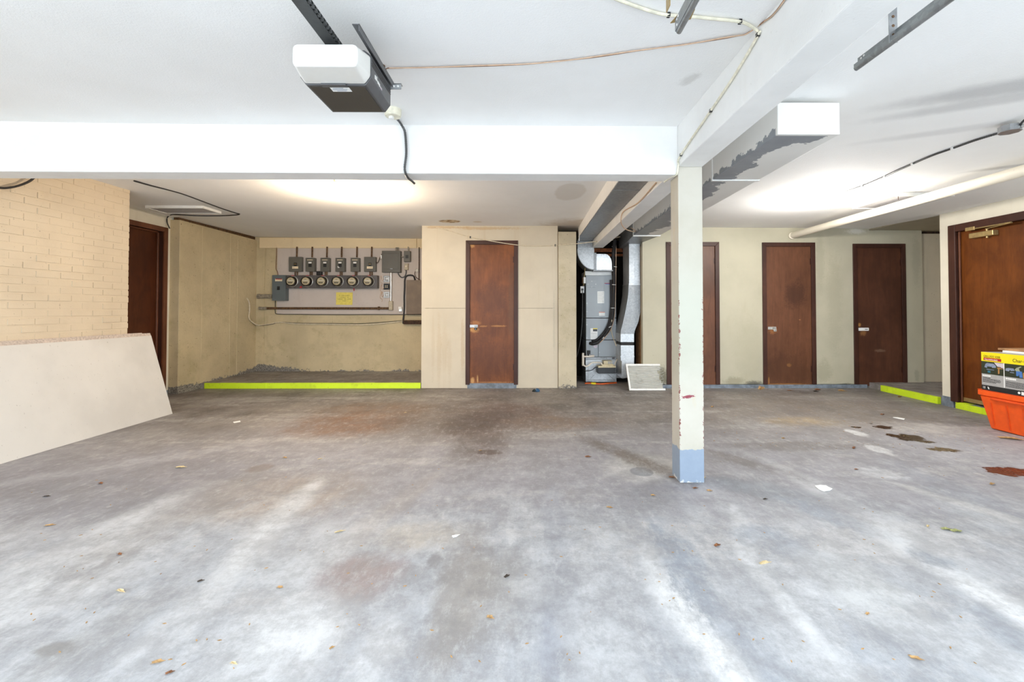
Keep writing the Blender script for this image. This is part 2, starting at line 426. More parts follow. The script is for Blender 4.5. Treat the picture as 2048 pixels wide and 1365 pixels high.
def floor_material():
    t = NT('worn stained concrete slab')
    fine = t.noise(70, 4, .75)
    grain = t.noise(16, 6, .75, stretch=(1, .5, 1))
    st = t.noise(1, 6, .62, stretch=(1.15, .33, 1), off=(2.3, .4, 0), rz=.18, dist=.6)
    st2 = t.noise(1, 6, .65, stretch=(1.9, .50, 1), off=(7.1, 3.3, 0), rz=-.1, dist=.5)
    big = t.noise(.55, 4, .6, off=(4, 9, 0))
    k = t.ma('ADD', st, t.ma('MULTIPLY', t.ma('SUBTRACT', grain, .5), .30))
    x, y, z = t.sep()
    light, mid, blue = (.57, .575, .59), (.43, .43, .445), (.30, .325, .365)
    c = t.mix(t.ss(k, .34, .62, .22, .86), blue, light)
    c = t.mix(t.ma('MULTIPLY', t.ss(big, .38, .62), .55), c, mid)
    k2 = t.ma('ADD', st2, t.ma('MULTIPLY', t.ma('SUBTRACT', grain, .5), .34))
    c = t.mix(t.ma('MULTIPLY', t.ss(k2, .54, .68), .55), c, (.66, .665, .675))
    # the driven-in brown grime of the inner half
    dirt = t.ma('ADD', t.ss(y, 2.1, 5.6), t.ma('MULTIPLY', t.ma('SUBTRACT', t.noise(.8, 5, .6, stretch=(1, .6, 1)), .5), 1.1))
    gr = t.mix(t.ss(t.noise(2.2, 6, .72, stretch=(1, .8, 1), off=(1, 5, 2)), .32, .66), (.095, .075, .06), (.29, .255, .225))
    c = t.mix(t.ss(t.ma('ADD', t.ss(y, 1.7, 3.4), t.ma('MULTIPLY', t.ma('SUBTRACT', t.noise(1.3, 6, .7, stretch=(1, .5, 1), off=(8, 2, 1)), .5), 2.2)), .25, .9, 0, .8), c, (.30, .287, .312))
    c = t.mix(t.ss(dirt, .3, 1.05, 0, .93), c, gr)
    wisp = t.noise(1, 5, .7, stretch=(.5, 2.2, 1), off=(3, 3, 1), rz=-.35)
    c = t.mix(t.ma('MULTIPLY', t.ss(t.ma('ADD', wisp, t.ma('MULTIPLY', t.ma('SUBTRACT', grain, .5), .5)), .50, .66), .5), c, (.55, .53, .52))
    c = t.mix(t.ma('MULTIPLY', t.ss(fine, .35, .75), .28), c, dark((.25, .25, .26), .9))
    nz = t.noise(3.6, 6, .68, off=(9, 2, 0))
    nf = t.noise(14, 5, .7)
    ngr = t.noise(22, 6, .82, stretch=(1, .45, 1))
    nmid = t.noise(2.6, 6, .72, stretch=(1, .6, 1), off=(1, 7, 3))
    nmix = t.ma('ADD', t.ma('MULTIPLY', nmid, .62), t.ma('MULTIPLY', ngr, .38))
    mott = t.ss(t.noise(7, 7, .8, stretch=(1, .55, 1), off=(2, 2, 5)), .36, .56, .45, 1)

    def px(cx, cy, wx, wy, col, a, wob=.5, soft=.5, nzz=None, ang=0):
        nonlocal c
        q = F(cx, cy)
        rx = abs(F(cx + wx, cy).x - q.x)
        ry = abs(F(cx, cy + wy).y - F(cx, cy - wy).y) / 2
        c = t.mix(t.ma('MULTIPLY', t.ma('MULTIPLY', t.blob(q.x, q.y, rx, ry, ang, wob * (1.9 if nzz is None else 1.3), nzz or nmix, soft), mott if nzz is None else 1.0), min(1, a * (1.2 if nzz is None else 1))), c, col)
    # oil, rust and tyre marks
    px(700, 848, 120, 22, (.19, .10, .055), .75)
    px(760, 820, 110, 14, (.20, .11, .06), .5)
    px(1030, 822, 75, 14, (.11, .055, .04), .65)
    px(1090, 845, 120, 14, (.20, .12, .07), .5)
    px(945, 845, 62, 20, (.035, .024, .018), .95, .6, .35)
    px(950, 846, 40, 15, (.022, .015, .011), .95, .9, .5, nf)
    px(985, 832, 46, 9, (.05, .03, .022), .8, .9, .5, nf)
    px(965, 880, 55, 36, (.10, .07, .055), .6, .6)
    px(980, 905, 22, 5, (.07, .035, .02), .7, .6, .3, nf)
    px(920, 840, 140, 34, (.13, .10, .085), .6, .6)
    px(560, 990, 160, 46, (.34, .27, .21), .5, .6)
    px(520, 937, 22, 8, (.17, .11, .07), .7, .5, .4, nf)
    px(715, 1155, 78, 40, (.27, .215, .21), .75, .7)
    px(860, 1070, 90, 26, (.47, .42, .35), .5, .6)
    px(930, 1150, 48, 110, (.29, .265, .25), .7, .5)
    px(890, 1260, 40, 110, (.31, .29, .275), .6, .5)
    px(870, 1122, 16, 14, (.17, .16, .16), .6, .5, .4, nf)
    px(1000, 1180, 70, 80, (.34, .32, .30), .5, .7)
    px(1120, 1240, 60, 100, (.33, .34, .37), .55, .8)
    px(110, 1300, 40, 14, (.20, .185, .16), .6, .6, .4, nf)
    px(375, 1215, 26, 14, (.30, .31, .33), .6, .5, .3)
    px(250, 960, 260, 60, (.235, .225, .25), .55, .6)
    px(150, 1000, 200, 40, (.24, .24, .27), .5, .6)
    px(1290, 925, 70, 18, (.50, .49, .47), .5, .5)

    def streak(x0, y0, x1, y1, w, col, a, wob=.8, soft=.5, nzz=None):
        nonlocal c
        q0, q1 = F(x0, y0), F(x1, y1)
        dx, dy = q1.x - q0.x, q1.y - q0.y
        b = t.blob((q0.x + q1.x) / 2, (q0.y + q1.y) / 2, math.hypot(dx, dy) / 2 * 1.12, w * 1.3, math.atan2(dy, dx), wob * 2.6, nzz or nmix, soft)
        c = t.mix(t.ma('MULTIPLY', t.ma('MULTIPLY', b, mott), a), c, col)
    WH, LG, BL, BR = (.66, .665, .675), (.56, .565, .58), (.285, .315, .365), (.33, .31, .295)
    streak(386, 887, -60, 1030, .20, (.25, .245, .27), .6)
    streak(420, 900, 60, 960, .10, (.50, .50, .54), .45)
    streak(377, 986, -40, 1200, .10, LG, .75)
    streak(300, 1130, -60, 1260, .09, LG, .65)
    streak(471, 964, 129, 1174, .11, BR, .55)
    streak(634, 964, 536, 1054, .07, WH, .75)
    streak(560, 1040, 450, 1153, .07, WH, .8)
    streak(450, 1153, 257, 1337, .07, LG, .8)
    streak(340, 1180, 60, 1365, .07, (.34, .335, .33), .5)
    streak(620, 1200, 520, 1365, .13, WH, .75)
    streak(790, 1230, 740, 1365, .06, WH, .6)
    streak(903, 1090, 886, 1380, .035, (.30, .29, .285), .6)
    streak(964, 1100, 944, 1290, .05, (.315, .295, .28), .6)
    streak(860, 960, 700, 1080, .06, (.50, .45, .40), .35)
    streak(1106, 1000, 1125, 1120, .05, (.32, .33, .365), .6)
    streak(1101, 1240, 1106, 1380, .025, (.33, .345, .39), .7)
    streak(1160, 1220, 1240, 1380, .07, LG, .6)
    streak(1060, 1150, 1080, 1200, .05, LG, .5)
    streak(1301, 1100, 1370, 1250, .06, WH, .8)
    streak(1350, 1159, 1490, 1390, .06, (.72, .72, .72), .9)
    streak(1310, 1040, 1385, 1190, .055, BL, .85, .9)
    streak(1355, 1080, 1410, 1210, .05, BL, .75, .9)
    streak(1405, 1200, 1580, 1380, .05, (.33, .355, .40), .75, .8)
    streak(1470, 1020, 1505, 1130, .035, WH, .7, .7)
    streak(1500, 1120, 1670, 1330, .03, WH, .75, .7)
    streak(1478, 1060, 1600, 1100, .09, BL, .7, .8)
    streak(1600, 1090, 1700, 1170, .07, (.34, .36, .40), .6, .8)
    streak(1430, 960, 1600, 1000, .12, (.27, .285, .31), .7, .8)
    streak(1590, 1008, 1790, 1080, .06, BL, .75, .7)
    streak(1543, 928, 1830, 1075, .06, LG, .6, .7)
    streak(1640, 1110, 1780, 1230, .11, (.60, .605, .60), .6, .8)
    streak(1760, 1060, 1980, 1200, .08, WH, .65, .7)
    streak(1900, 1150, 2080, 1260, .06, (.73, .73, .735), .85, .6)
    streak(1813, 1101, 1905, 1133, .05, BL, .75, .8)
    streak(1905, 1180, 2070, 1300, .05, (.33, .355, .40), .7, .8)
    streak(1791, 932, 2060, 1040, .09, (.29, .30, .34), .6, .7)
    streak(1813, 975, 2060, 1050, .04, (.62, .61, .59), .7, .8)
    streak(1680, 1250, 1880, 1380, .08, (.34, .365, .41), .6, .9)
    streak(1800, 1240, 2060, 1365, .07, LG, .6, .8)
    px(1290, 938, 70, 22, (.53, .52, .51), .7, .6)
    px(1283, 944, 23, 9, (.27, .275, .29), 1.0, .05, .1, nf)
    streak(1190, 885, 1350, 955, .07, (.15, .12, .095), .85, .6)
    streak(1420, 905, 1560, 945, .07, (.17, .15, .135), .7)
    px(620, 1100, 60, 60, (.52, .53, .545), .45, .7)
    px(1640, 815, 190, 30, (.20, .165, .135), .55, .7)
    px(1610, 843, 70, 9, (.36, .26, .13), .5, .7)
    px(1600, 892, 130, 9, (.17, .15, .135), .6, .6)
    px(1850, 858, 70, 12, (.52, .49, .46), .55, .9, .5, nf)
    px(1712, 866, 13, 7, (.66, .66, .66), .8, .6, .3, nf)
    px(1758, 900, 17, 10, (.68, .68, .69), .75, .7, .3, nf)
    px(1765, 948, 34, 12, (.62, .63, .65), .6, .9, .4, nf)
    mo = t.noise(4.5, 8, .78, off=(6, 1, 4))
    c = t.mix(t.ss(mo, .38, .62, 0, .62), c, t.mix(.7, c, (.16, .152, .156)))
    c = t.mix(t.ss(ngr, .50, .70, 0, .5), c, t.mix(.5, c, (.66, .66, .67)))
    c = t.mix(t.ss(ngr, .50, .32, 0, .5), c, t.mix(.5, c, (.20, .205, .215)))
    wet = None
    for (cx, cy, wx, wy, col) in [(1768, 855, 14, 3.4, (.055, .032, .020)), (1818, 876, 26, 6, (.055, .034, .022)), (1780, 870, 8, 2.5, (.06, .035, .02)),
                                  (1850, 884, 14, 2.5, (.08, .055, .035)), (1885, 900, 24, 3.5, (.11, .075, .04)), (2022, 944, 38, 9, (.075, .022, .010)),
                                  (1711, 855, 8, 1.6, (.06, .035, .02)), (1742, 848, 3, 1, (.06, .035, .02))]:
        q = F(cx, cy)
        rx = abs(F(cx + wx, cy).x - q.x)
        ry = abs(F(cx, cy + wy).y - F(cx, cy - wy).y) / 2
        b = t.blob(q.x, q.y, rx * 1.15, ry * 1.15, -.12, 1.5, nf, .12)
        c = t.mix(b, c, col)
        wet = b if wet is None else t.ma('MAXIMUM', wet, b)
    t.bump(t.ma('ADD', fine, t.ma('MULTIPLY', grain, .6)), .12, .006)
    return t.out(c, t.ma('SUBTRACT', t.ss(k, .3, .7, .5, .68), t.ma('MULTIPLY', wet, .35)), 0, .35)


M['floor'] = floor_material()
M['driveway'] = plain('pale driveway', (.72, .72, .71), .9)


# ------------------------------------------------------------------ mesh building
class MB:
    def __init__(s):
        s.v, s.f, s.sm = [], [], []

    def add(s, vs, fs, smooth=False):
        o = len(s.v)
        s.v += [Vector(q) for q in vs]
        s.f += [[i + o for i in q] for q in fs]
        s.sm += [smooth] * len(fs)
        return s

    def hexa(s, p):          # p: 4 bottom, 4 top, both counter-clockwise from above
        return s.add(p, [(3, 2, 1, 0), (4, 5, 6, 7), (0, 1, 5, 4), (1, 2, 6, 5), (2, 3, 7, 6), (3, 0, 4, 7)])

    def box(s, a, b):
        x0, x1 = sorted((a[0], b[0]))
        y0, y1 = sorted((a[1], b[1]))
        z0, z1 = sorted((a[2], b[2]))
        return s.hexa([(x0, y0, z0), (x1, y0, z0), (x1, y1, z0), (x0, y1, z0), (x0, y0, z1), (x1, y0, z1), (x1, y1, z1), (x0, y1, z1)])

    def prism(s, poly, axis, a, b):
        """polygon of 2-D points swept along an axis; axis y: (x,z), axis x: (y,z), axis z: (x,y)"""
        def w(p, h):
            return {'y': (p[0], h, p[1]), 'x': (h, p[0], p[1]), 'z': (p[0], p[1], h)}[axis]
        n = len(poly)
        vs = [w(p, a) for p in poly] + [w(p, b) for p in poly]
        return s.add(vs, [list(range(n))[::-1], list(range(n, 2 * n))] + [(i, (i + 1) % n, (i + 1) % n + n, i + n) for i in range(n)])

    def lathe(s, prof, c, ax=(0, -1, 0), seg=24, smooth=True):
        ax = Vector(ax).normalized()
        u = ax.orthogonal().normalized()
        w = ax.cross(u)
        c = Vector(c)
        vs, fs = [], []
        for r, h in prof:
            for i in range(seg):
                a = 2 * math.pi * i / seg
                vs.append(c + ax * h + (u * math.cos(a) + w * math.sin(a)) * max(r, 1e-5))
        for j in range(len(prof) - 1):
            for i in range(seg):
                i2 = (i + 1) % seg
                fs.append((j * seg + i, j * seg + i2, (j + 1) * seg + i2, (j + 1) * seg + i))
        fs.append(list(range(seg))[::-1])
        fs.append([(len(prof) - 1) * seg + i for i in range(seg)])
        return s.add(vs, fs, smooth)

    def cyl(s, a, b, r, seg=14, r2=None):
        a, b = Vector(a), Vector(b)
        return s.lathe([(r, 0), (r if r2 is None else r2, (b - a).length)], a, b - a, seg)

    def tube(s, pts, r, seg=8, sub=5, rib=0):
        pts = [Vector(p) for p in pts]
        if sub > 1 and len(pts) > 2:
            q = []
            n = len(pts)
            for i in range(n - 1):
                p0, p1, p2, p3 = pts[max(i - 1, 0)], pts[i], pts[i + 1], pts[min(i + 2, n - 1)]
                for k in range(sub):
                    u = k / sub
                    q.append(.5 * ((2 * p1) + (p2 - p0) * u + (2 * p0 - 5 * p1 + 4 * p2 - p3) * u * u + (3 * p1 - p0 - 3 * p2 + p3) * u ** 3))
            pts = q + [pts[-1]]
        if rib:
            q = [pts[0]]
            for a, b in zip(pts, pts[1:]):
                k = max(1, int((b - a).length / rib))
                q += [a.lerp(b, (j + 1) / k) for j in range(k)]
            pts = q
        up = Vector((.13, .21, .97))
        vs, fs = [], []
        n = len(pts)
        for i, p in enumerate(pts):
            d = (pts[min(i + 1, n - 1)] - pts[max(i - 1, 0)]).normalized()
            u = d.cross(up)
            if u.length < 1e-3:
                u = d.orthogonal()
            u.normalize()
            w = d.cross(u).normalized()
            rr = r * (1 if not rib or i % 2 else .82)
            for k in range(seg):
                a = 2 * math.pi * k / seg
                vs.append(p + (u * math.cos(a) + w * math.sin(a)) * rr)
        for i in range(n - 1):
            for k in range(seg):
                k2 = (k + 1) % seg
                fs.append((i * seg + k, i * seg + k2, (i + 1) * seg + k2, (i + 1) * seg + k))
        fs.append(list(range(seg))[::-1])
        fs.append([(n - 1) * seg + k for k in range(seg)])
        return s.add(vs, fs, True)


WL = {}


def link(o, parent, loc):
    COL.objects.link(o)
    if parent is not None:
        o.parent = parent
        o.location = Vector(loc) - WL[parent.name]
    else:
        o.location = loc
    WL[o.name] = Vector(loc)


def tag(o, label=None, cat=None, group=None, kind=None):
    if label:
        o['label'] = label
    if cat:
        o['category'] = cat
    if group:
        o['group'] = group
    if kind:
        o['kind'] = kind
    return o


def obj(name, mb, mat, parent=None, label=None, cat=None, group=None, kind=None, bevel=0, seg=2):
    vs = mb.v
    lo = Vector([min(v[i] for v in vs) for i in range(3)])
    hi = Vector([max(v[i] for v in vs) for i in range(3)])
    if parent is None:
        org = Vector(((lo.x + hi.x) / 2, (lo.y + hi.y) / 2, lo.z))
    else:
        org = WL[parent.name]
    me = bpy.data.meshes.new(name)
    me.from_pydata([tuple(v - org) for v in vs], [], mb.f)
    bm = bmesh.new()
    bm.from_mesh(me)
    bm.faces.ensure_lookup_table()
    for f, sm in zip(bm.faces, mb.sm):
        f.smooth = sm
    bmesh.ops.recalc_face_normals(bm, faces=bm.faces)
    for e in bm.edges:
        if len(e.link_faces) == 2 and e.link_faces[0].normal.angle(e.link_faces[1].normal, 0) > .7:
            e.smooth = False
    bm.to_mesh(me)
    bm.free()
    me.materials.append(M[mat])
    o = bpy.data.objects.new(name, me)
    link(o, parent, org)
    if bevel:
        b = o.modifiers.new('soft edges', 'BEVEL')
        b.width = bevel
        b.segments = seg
        b.limit_method = 'ANGLE'
    return tag(o, label, cat, group, kind)


def thing(name, label, cat, loc, group=None, kind=None):
    o = bpy.data.objects.new(name, None)
    o.empty_display_size = .05
    link(o, None, Vector(loc))
    return tag(o, label, cat, group, kind)


def struct(name, mb, mat, label=None, cat=None, bevel=0):
    return obj(name, mb, mat, None, label, cat, None, 'structure', bevel)


def copy_tree(o, delta, parent=None):
    c = o.copy()
    COL.objects.link(c)
    if parent is None:
        c.location = o.location + Vector(delta)
    else:
        c.parent = parent
    WL[c.name] = WL[o.name] + Vector(delta)
    for ch in list(o.children):
        copy_tree(ch, delta, c)
    return c


def text(name, s, size, mat, parent, org, xdir, up, align='LEFT', depth=.0006, squash=1.0):
    cu = bpy.data.curves.new(name, 'FONT')
    cu.body = s
    cu.size = size
    cu.extrude = depth
    cu.align_x = align
    tmp = bpy.data.objects.new('lettering_curve', cu)
    COL.objects.link(tmp)
    dg = bpy.context.evaluated_depsgraph_get()
    me = bpy.data.meshes.new_from_object(tmp.evaluated_get(dg))
    bpy.data.objects.remove(tmp)
    xd, ud = Vector(xdir).normalized(), Vector(up).normalized()
    nd = xd.cross(ud)
    o0 = Vector(org)
    base = WL[parent.name]
    for v in me.vertices:
        v.co = o0 + xd * v.co.x * squash + ud * v.co.y + nd * v.co.z - base
    me.materials.clear()
    me.materials.append(M[mat])
    o = bpy.data.objects.new(name, me)
    link(o, parent, base)
    return o


def pbox(x0, y0, x1, y1, Y, depth, mb=None):
    """box whose front face covers the photo rectangle at depth Y"""
    a, b = P(x0, y1, Y), P(x1, y0, Y)
    m = P((x0 + x1) / 2, (y0 + y1) / 2, Y)
    hw = (P(x1, (y0 + y1) / 2, Y).x - P(x0, (y0 + y1) / 2, Y).x) / 2
    return (mb or MB()).box((m.x - hw, Y, a.z), (m.x + hw, Y + depth, b.z))


# ------------------------------------------------------------------ the setting
YW, YA = 6.60, 7.85                 # door wall, back of the meter recess
XR, XL = 5.0, -4.9
FRONT = -.4                         # line of the open garage doors

m = MB()
m.box((-5.3, FRONT - .02, -.15), (6.5, 8.1, 0))
struct('floor', m, 'floor')
m = MB().box((-14, -16, -.2), (14, FRONT - .02, -.02))
struct('floor_driveway', m, 'driveway')
m = MB()
m.box((-4.78, 6.60, 0), (-1.56, 8.0, .08))
struct('floor_alcove', m, 'floor')
m = MB().box((5.03, 5.44, 0), (6.45, 6.75, .08))
struct('floor_recess', m, 'floor')


def slab(z_of, x0, x1, y0, y1, nx=8, ny=8, th=.12):
    m = MB()
    vs, fs = [], []
    for k in (0, th):
        for j in range(ny + 1):
            for i in range(nx + 1):
                xx, yy = x0 + (x1 - x0) * i / nx, y0 + (y1 - y0) * j / ny
                vs.append((xx, yy, z_of(xx, yy) + k))
    n = (nx + 1) * (ny + 1)
    for j in range(ny):
        for i in range(nx):
            a = j * (nx + 1) + i
            fs.append((a, a + nx + 1, a + nx + 2, a + 1))
            fs.append((a + n, a + 1 + n, a + nx + 2 + n, a + nx + 1 + n))
    for i in range(nx):
        fs.append((i, i + 1, i + 1 + n, i + n))
        a = ny * (nx + 1) + i
        fs.append((a, a + n, a + 1 + n, a + 1))
    for j in range(ny):
        a = j * (nx + 1)
        fs.append((a, a + n, a + nx + 1 + n, a + nx + 1))
        a += nx
        fs.append((a, a + nx + 1, a + nx + 1 + n, a + n))
    return m.add(vs, fs)


def zl(x, y):
    return 2.385 + max(0, -x - 2.5) * .015


def zr(x, y):
    s = min(1, max(0, (x - 1.1) / 3.9))
    k = min(1, max(0, (6.6 - y) / 1.2))
    e = min(1, max(0, (x - 4.3) / .7))
    return 2.372 - s * .02 - .055 * k * e * e * (3 - 2 * e)


struct('ceiling_left', slab(zl, -5.1, 1.09, FRONT, 8.1), 'ceiling')
struct('ceiling_right', slab(zr, 1.09, 5.05, FRONT, 6.9, 20, 12), 'ceiling')
struct('ceiling_recess', MB().box((5.05, FRONT, 2.325), (6.5, 6.9, 2.45)).box((1.09, 6.9, 2.36), (2.2, 8.1, 2.45)), 'soffit')
struct('ceiling_roof', MB().box((-5.6, FRONT - .05, 2.56), (6.8, 8.3, 2.75)), 'grey_base')

BX0, BX1 = 1.012, 1.178
struct('trim_1', MB().box((BX0, FRONT, 2.112), (BX1, 6.97, 2.42)), 'beam', 'long white boxed ceiling beam running from the post toward the garage doors', 'ceiling beam', .006)
mb = MB().hexa([(-4.25, 2.98, 2.066), (BX0, 3.0, 2.058), (BX0, 3.165, 2.058), (-4.25, 3.145, 2.066), (-4.25, 2.98, 2.42), (BX0, 3.0, 2.42), (BX0, 3.165, 2.42), (-4.25, 3.145, 2.42)])
struct('trim_2', mb, 'beam', 'white boxed beam crossing the left bay above the post', 'ceiling beam', .005)

# brick wall on the left, brick by brick in one mesh
XB = -4.2
m = MB().box((XB - .5, FRONT, 0), (XB - .0045, 4.764, 2.43))
bh, bl = .0677, .2032
row = 0
zc = 0.0
while zc < 2.42:
    yy = FRONT + (0 if row % 2 else -bl / 2)
    while yy < 4.765:
        a, b = max(yy, FRONT) + .0018, min(yy + bl, 4.768 + random.uniform(-.002, .004)) - .0018
        if b - a > .005:
            px_ = XB + random.uniform(-.003, .003)
            z0, z1 = zc + .0055, min(zc + bh - .0055, 2.43)
            c = min(.004, (b - a) * .3)
            dz = random.uniform(-.001, .001)
            if z1 - z0 > .015:
                m.add([(px_ - .02, a, z0), (px_ - .02, b, z0), (px_ - .02, b, z1), (px_ - .02, a, z1),
                       (px_, a + c, z0 + c + dz), (px_, b - c, z0 + c + dz), (px_, b - c, z1 - c + dz), (px_, a + c, z1 - c + dz)],
                      [(4, 5, 6, 7), (0, 1, 5, 4), (1, 2, 6, 5), (2, 3, 7, 6), (3, 0, 4, 7)])
        yy += bl
    zc += bh
    row += 1
struct('wall_left', m, 'brick', 'cream painted brick wall at the left', 'brick wall')

# left door wall (set back behind the brick)
dl0, dl1, dzt = 5.19, 6.105, 2.235
m = MB()
m.box((XL - .2, 4.755, 0), (XL, dl0, 2.45)).box((XL - .2, dl1, .055), (XL, 6.22, 2.45)).box((XL - .2, dl0, dzt), (XL, dl1, 2.45))
m.box((XL - .3, 4.7, 0), (XL - .2, 6.3, 2.45)).box((XL, 4.72, 0), (XB - .03, 4.755, 2.43))
struct('wall_door_left', m, 'cream_white')
struct('baseboard_left', MB().box((XL - .19, dl1 - .01, 0), (XL - .004, 6.21, .055)), 'grey_base')

# meter recess: side wall, back wall
m = MB()
m.hexa([(-5.2, 6.19, 0), (-4.768, 6.19, 0), (-4.705, 8.0, 0), (-5.2, 8.0, 0), (-5.2, 6.19, 2.385), (-4.768, 6.19, 2.385), (-4.705, 8.0, 2.36), (-5.2, 8.0, 2.36)])
for px_ in (404.8, 458.4, 472.5):
    q = XP(px_, 600, -4.745)
    xx = -4.768 + (q.y - 6.19) * (.063 / 1.81)
    m.box((xx - .02, q.y - .005, .09), (xx + .005, q.y + .005, 2.36))
struct('wall_alcove_side', m, 'concrete_cream', None, None, .006)
m = MB().hexa([(-4.86, 6.2, 2.385), (-4.79, 6.2, 2.385), (-4.74, 7.9, 2.36), (-4.86, 7.9, 2.36), (-4.86, 6.2, 2.43), (-4.79, 6.2, 2.43), (-4.74, 7.9, 2.43), (-4.86, 7.9, 2.43)])
struct('trim_3', m, 'rust', 'stained wooden sill plate on top of the meter recess side wall', 'sill plate')
m = MB().box((-4.8, YA, 0), (-1.5, YA + .2, 2.45))
for px_ in (535, 593.6, 664.7, 736.7, 806.6):
    q = P(px_, 690, YA)
    m.box((q.x - .004, YA - .004, .10), (q.x + .004, YA + .01, 1.09))
q = P(528, 600, YA)
m.box((q.x - .02, YA - .012, .3), (q.x + .012, YA + .01, 2.25))
struct('wall_alcove_back', m, 'concrete_cream')

# closet wall with the middle door (a step behind the panel edges)
def wall_with_doors(y0, y1, x0, x1, z0, z1, doors, mb=None):
    m = mb or MB()
    xs = x0
    for (a, b, zt) in doors:
        m.box((xs, y0, z0), (a, y1, z1))
        m.box((a, y0, zt), (b, y1, z1))
        xs = b
    m.box((xs, y0, z0), (x1, y1, z1))
    return m


def xat(px_, Y=YW):
    return P(px_, 630, Y).x


DOORS = {
    'mid': (931.5, 1036, 481.5, 767.5, 'doorA'),
    'one': (1332.5, 1438.6, 484.5, 771.0, 'doorB'),
    'two': (1524.8, 1630.8, 485.5, 771.0, 'doorB'),
    'three': (1706.5, 1811.5, 488, 772.5, 'doorC'),
}


def door_open(k):
    a, b, zt, zb, mt = DOORS[k]
    return (xat(a) + .03, xat(b) - .03, P(a, zt, YW).z - .03)


CW0, CW1 = xat(843), xat(1115.5)
m = MB()
zsm = P(900, 617, YW).z
do = door_open('mid')
# two sheets of plywood above and below the seam, left and right of the door, one strip over it
for (a, b) in ((CW0, do[0]), (do[1], CW1)):
    m.box((a, YW, .004), (b, YW + .06, zsm - .002))
    m.box((a, YW, zsm + .002), (b, YW + .06, 2.40))
m.box((do[0], YW, do[2]), (do[1], YW + .06, 2.40))
m.box((CW0, YW + .02, 0), (CW0 + .05, YA, 2.40)).box((CW1 - .05, YW + .02, 0), (CW1, YA, 2.40))
struct('wall_closet', m, 'closet', 'cream plywood closet wall around the middle door', 'wall')
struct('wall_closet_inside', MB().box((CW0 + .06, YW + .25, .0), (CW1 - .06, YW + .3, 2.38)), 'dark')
struct('baseboard_closet', MB().box((xat(935), YW - .006, 0), (xat(1033), YW + .12, .075)), 'grey_base')

# concrete pillar beside the furnace niche
PX0, PX1 = CW1 + .006, xat(1152.5)
struct('wall_pillar', MB().box((PX0, YW - .03, 0), (PX1, YA, 2.295)), 'concrete_pillar', 'cream concrete pillar left of the furnace niche', 'pillar', .008)
# furnace niche
NX1 = xat(1285.5)
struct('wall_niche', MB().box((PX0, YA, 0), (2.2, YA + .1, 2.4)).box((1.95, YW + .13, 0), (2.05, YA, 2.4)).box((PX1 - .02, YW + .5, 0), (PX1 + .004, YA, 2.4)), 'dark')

# right bay wall with three doors
RW1 = xat(1846, YW)
ds = [door_open(k) for k in ('one', 'two', 'three')]
m = wall_with_doors(YW, YW + .11, NX1, RW1, .062, 2.42, ds)
m.box((NX1, YW + .02, 0.03), (RW1, YW + .1, .062))
struct('wall_back_right', m, 'cream', 'cream wall with three brown doors', 'wall')
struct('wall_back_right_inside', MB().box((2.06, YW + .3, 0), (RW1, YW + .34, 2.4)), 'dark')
struct('baseboard_right', MB().box((NX1, YW - .008, 0), (4.99, YW + .02, .05)), 'grey_base')
struct('trim_4', MB().box((NX1 + .001, YW + .11, 0.04), (NX1 + .04, YW + .45, 2.1)), 'brown_wood')
struct('wall_recess', MB().box((RW1, YW + .06, .0), (6.5, YW + .2, 2.285)), 'concrete_grey')
struct('trim_5', MB().box((RW1 - .02, YW + .10, 2.26), (6.4, YW + .22, 2.335)), 'rust_dark')
struct('wall_far_right', MB().box((6.3, FRONT, 0), (6.4, YW + .1, 2.45)), 'concrete_grey')

# right wall with the large door
rd0, rd1, rdz = 4.33, 5.245, 2.10
m = MB()
m.box((XR, FRONT, .10), (XR + .16, rd0, 2.42)).box((XR, rd1, .115), (XR + .16, 5.405, 2.42)).box((XR, rd0, rdz), (XR + .16, rd1, 2.42))
m.box((XR + .17, FRONT, 0), (XR + .2, 5.38, 2.42))
struct('wall_right', m, 'cream_white', 'pale wall with the large brown door at the right', 'wall')
m = MB().box((XR - .004, FRONT, 0), (XR + .155, 4.22, .10)).box((XR - .004, 5.26, 0), (XR + .155, 5.41, .117))
struct('baseboard_right_wall', m, 'grey_base')

# fluorescent step edges
q0, q1 = F(409, 778), F(840, 778)
m = MB()
n = 14
for i in range(n):
    a, b = q0.x + (q1.x - q0.x) * i / n, q0.x + (q1.x - q0.x) * (i + 1) / n
    m.box((a, 6.585 + random.uniform(0, .006), 0.001), (b + .004, 6.61, .083 + random.uniform(0, .003)))
struct('trim_6', m, 'yellow', 'long fluorescent yellow step edge below the electric meters', 'step edge', .004)
m = MB()
for i in range(6):
    a, b = 5.46 + .15 * i, 5.46 + .15 * (i + 1)
    m.box((4.985 + random.uniform(0, .005), a, .001), (5.035, b + .004 if i < 5 else 6.345, .083 + random.uniform(0, .003)))
struct('trim_7', m, 'yellow', 'fluorescent yellow step edge between the third brown door and the pale wall', 'step edge', .004)
m = MB()
for i in range(6):
    a, b = 4.30 + .155 * i, 4.30 + .155 * (i + 1)
    m.box((4.985 + random.uniform(0, .005), a, .001), (5.085, b + .003, .072 + random.uniform(0, .003)))
struct('trim_8', m, 'yellow', 'fluorescent yellow step edge below the large right door', 'step edge', .004)

# header board above the meters
a, b = P(519, 496.5, YA - .03), P(833.5, 477.5, YA - .03)
m = MB().box((a.x, YA - .035, a.z), (b.x - .003, YA + .002, 2.40)).box((b.x + .003, YA - .033, a.z - .004), (-1.5, YA + .002, 2.40))
struct('trim_9', m, 'header', 'cream header board above the breaker boxes', 'header board', .003)


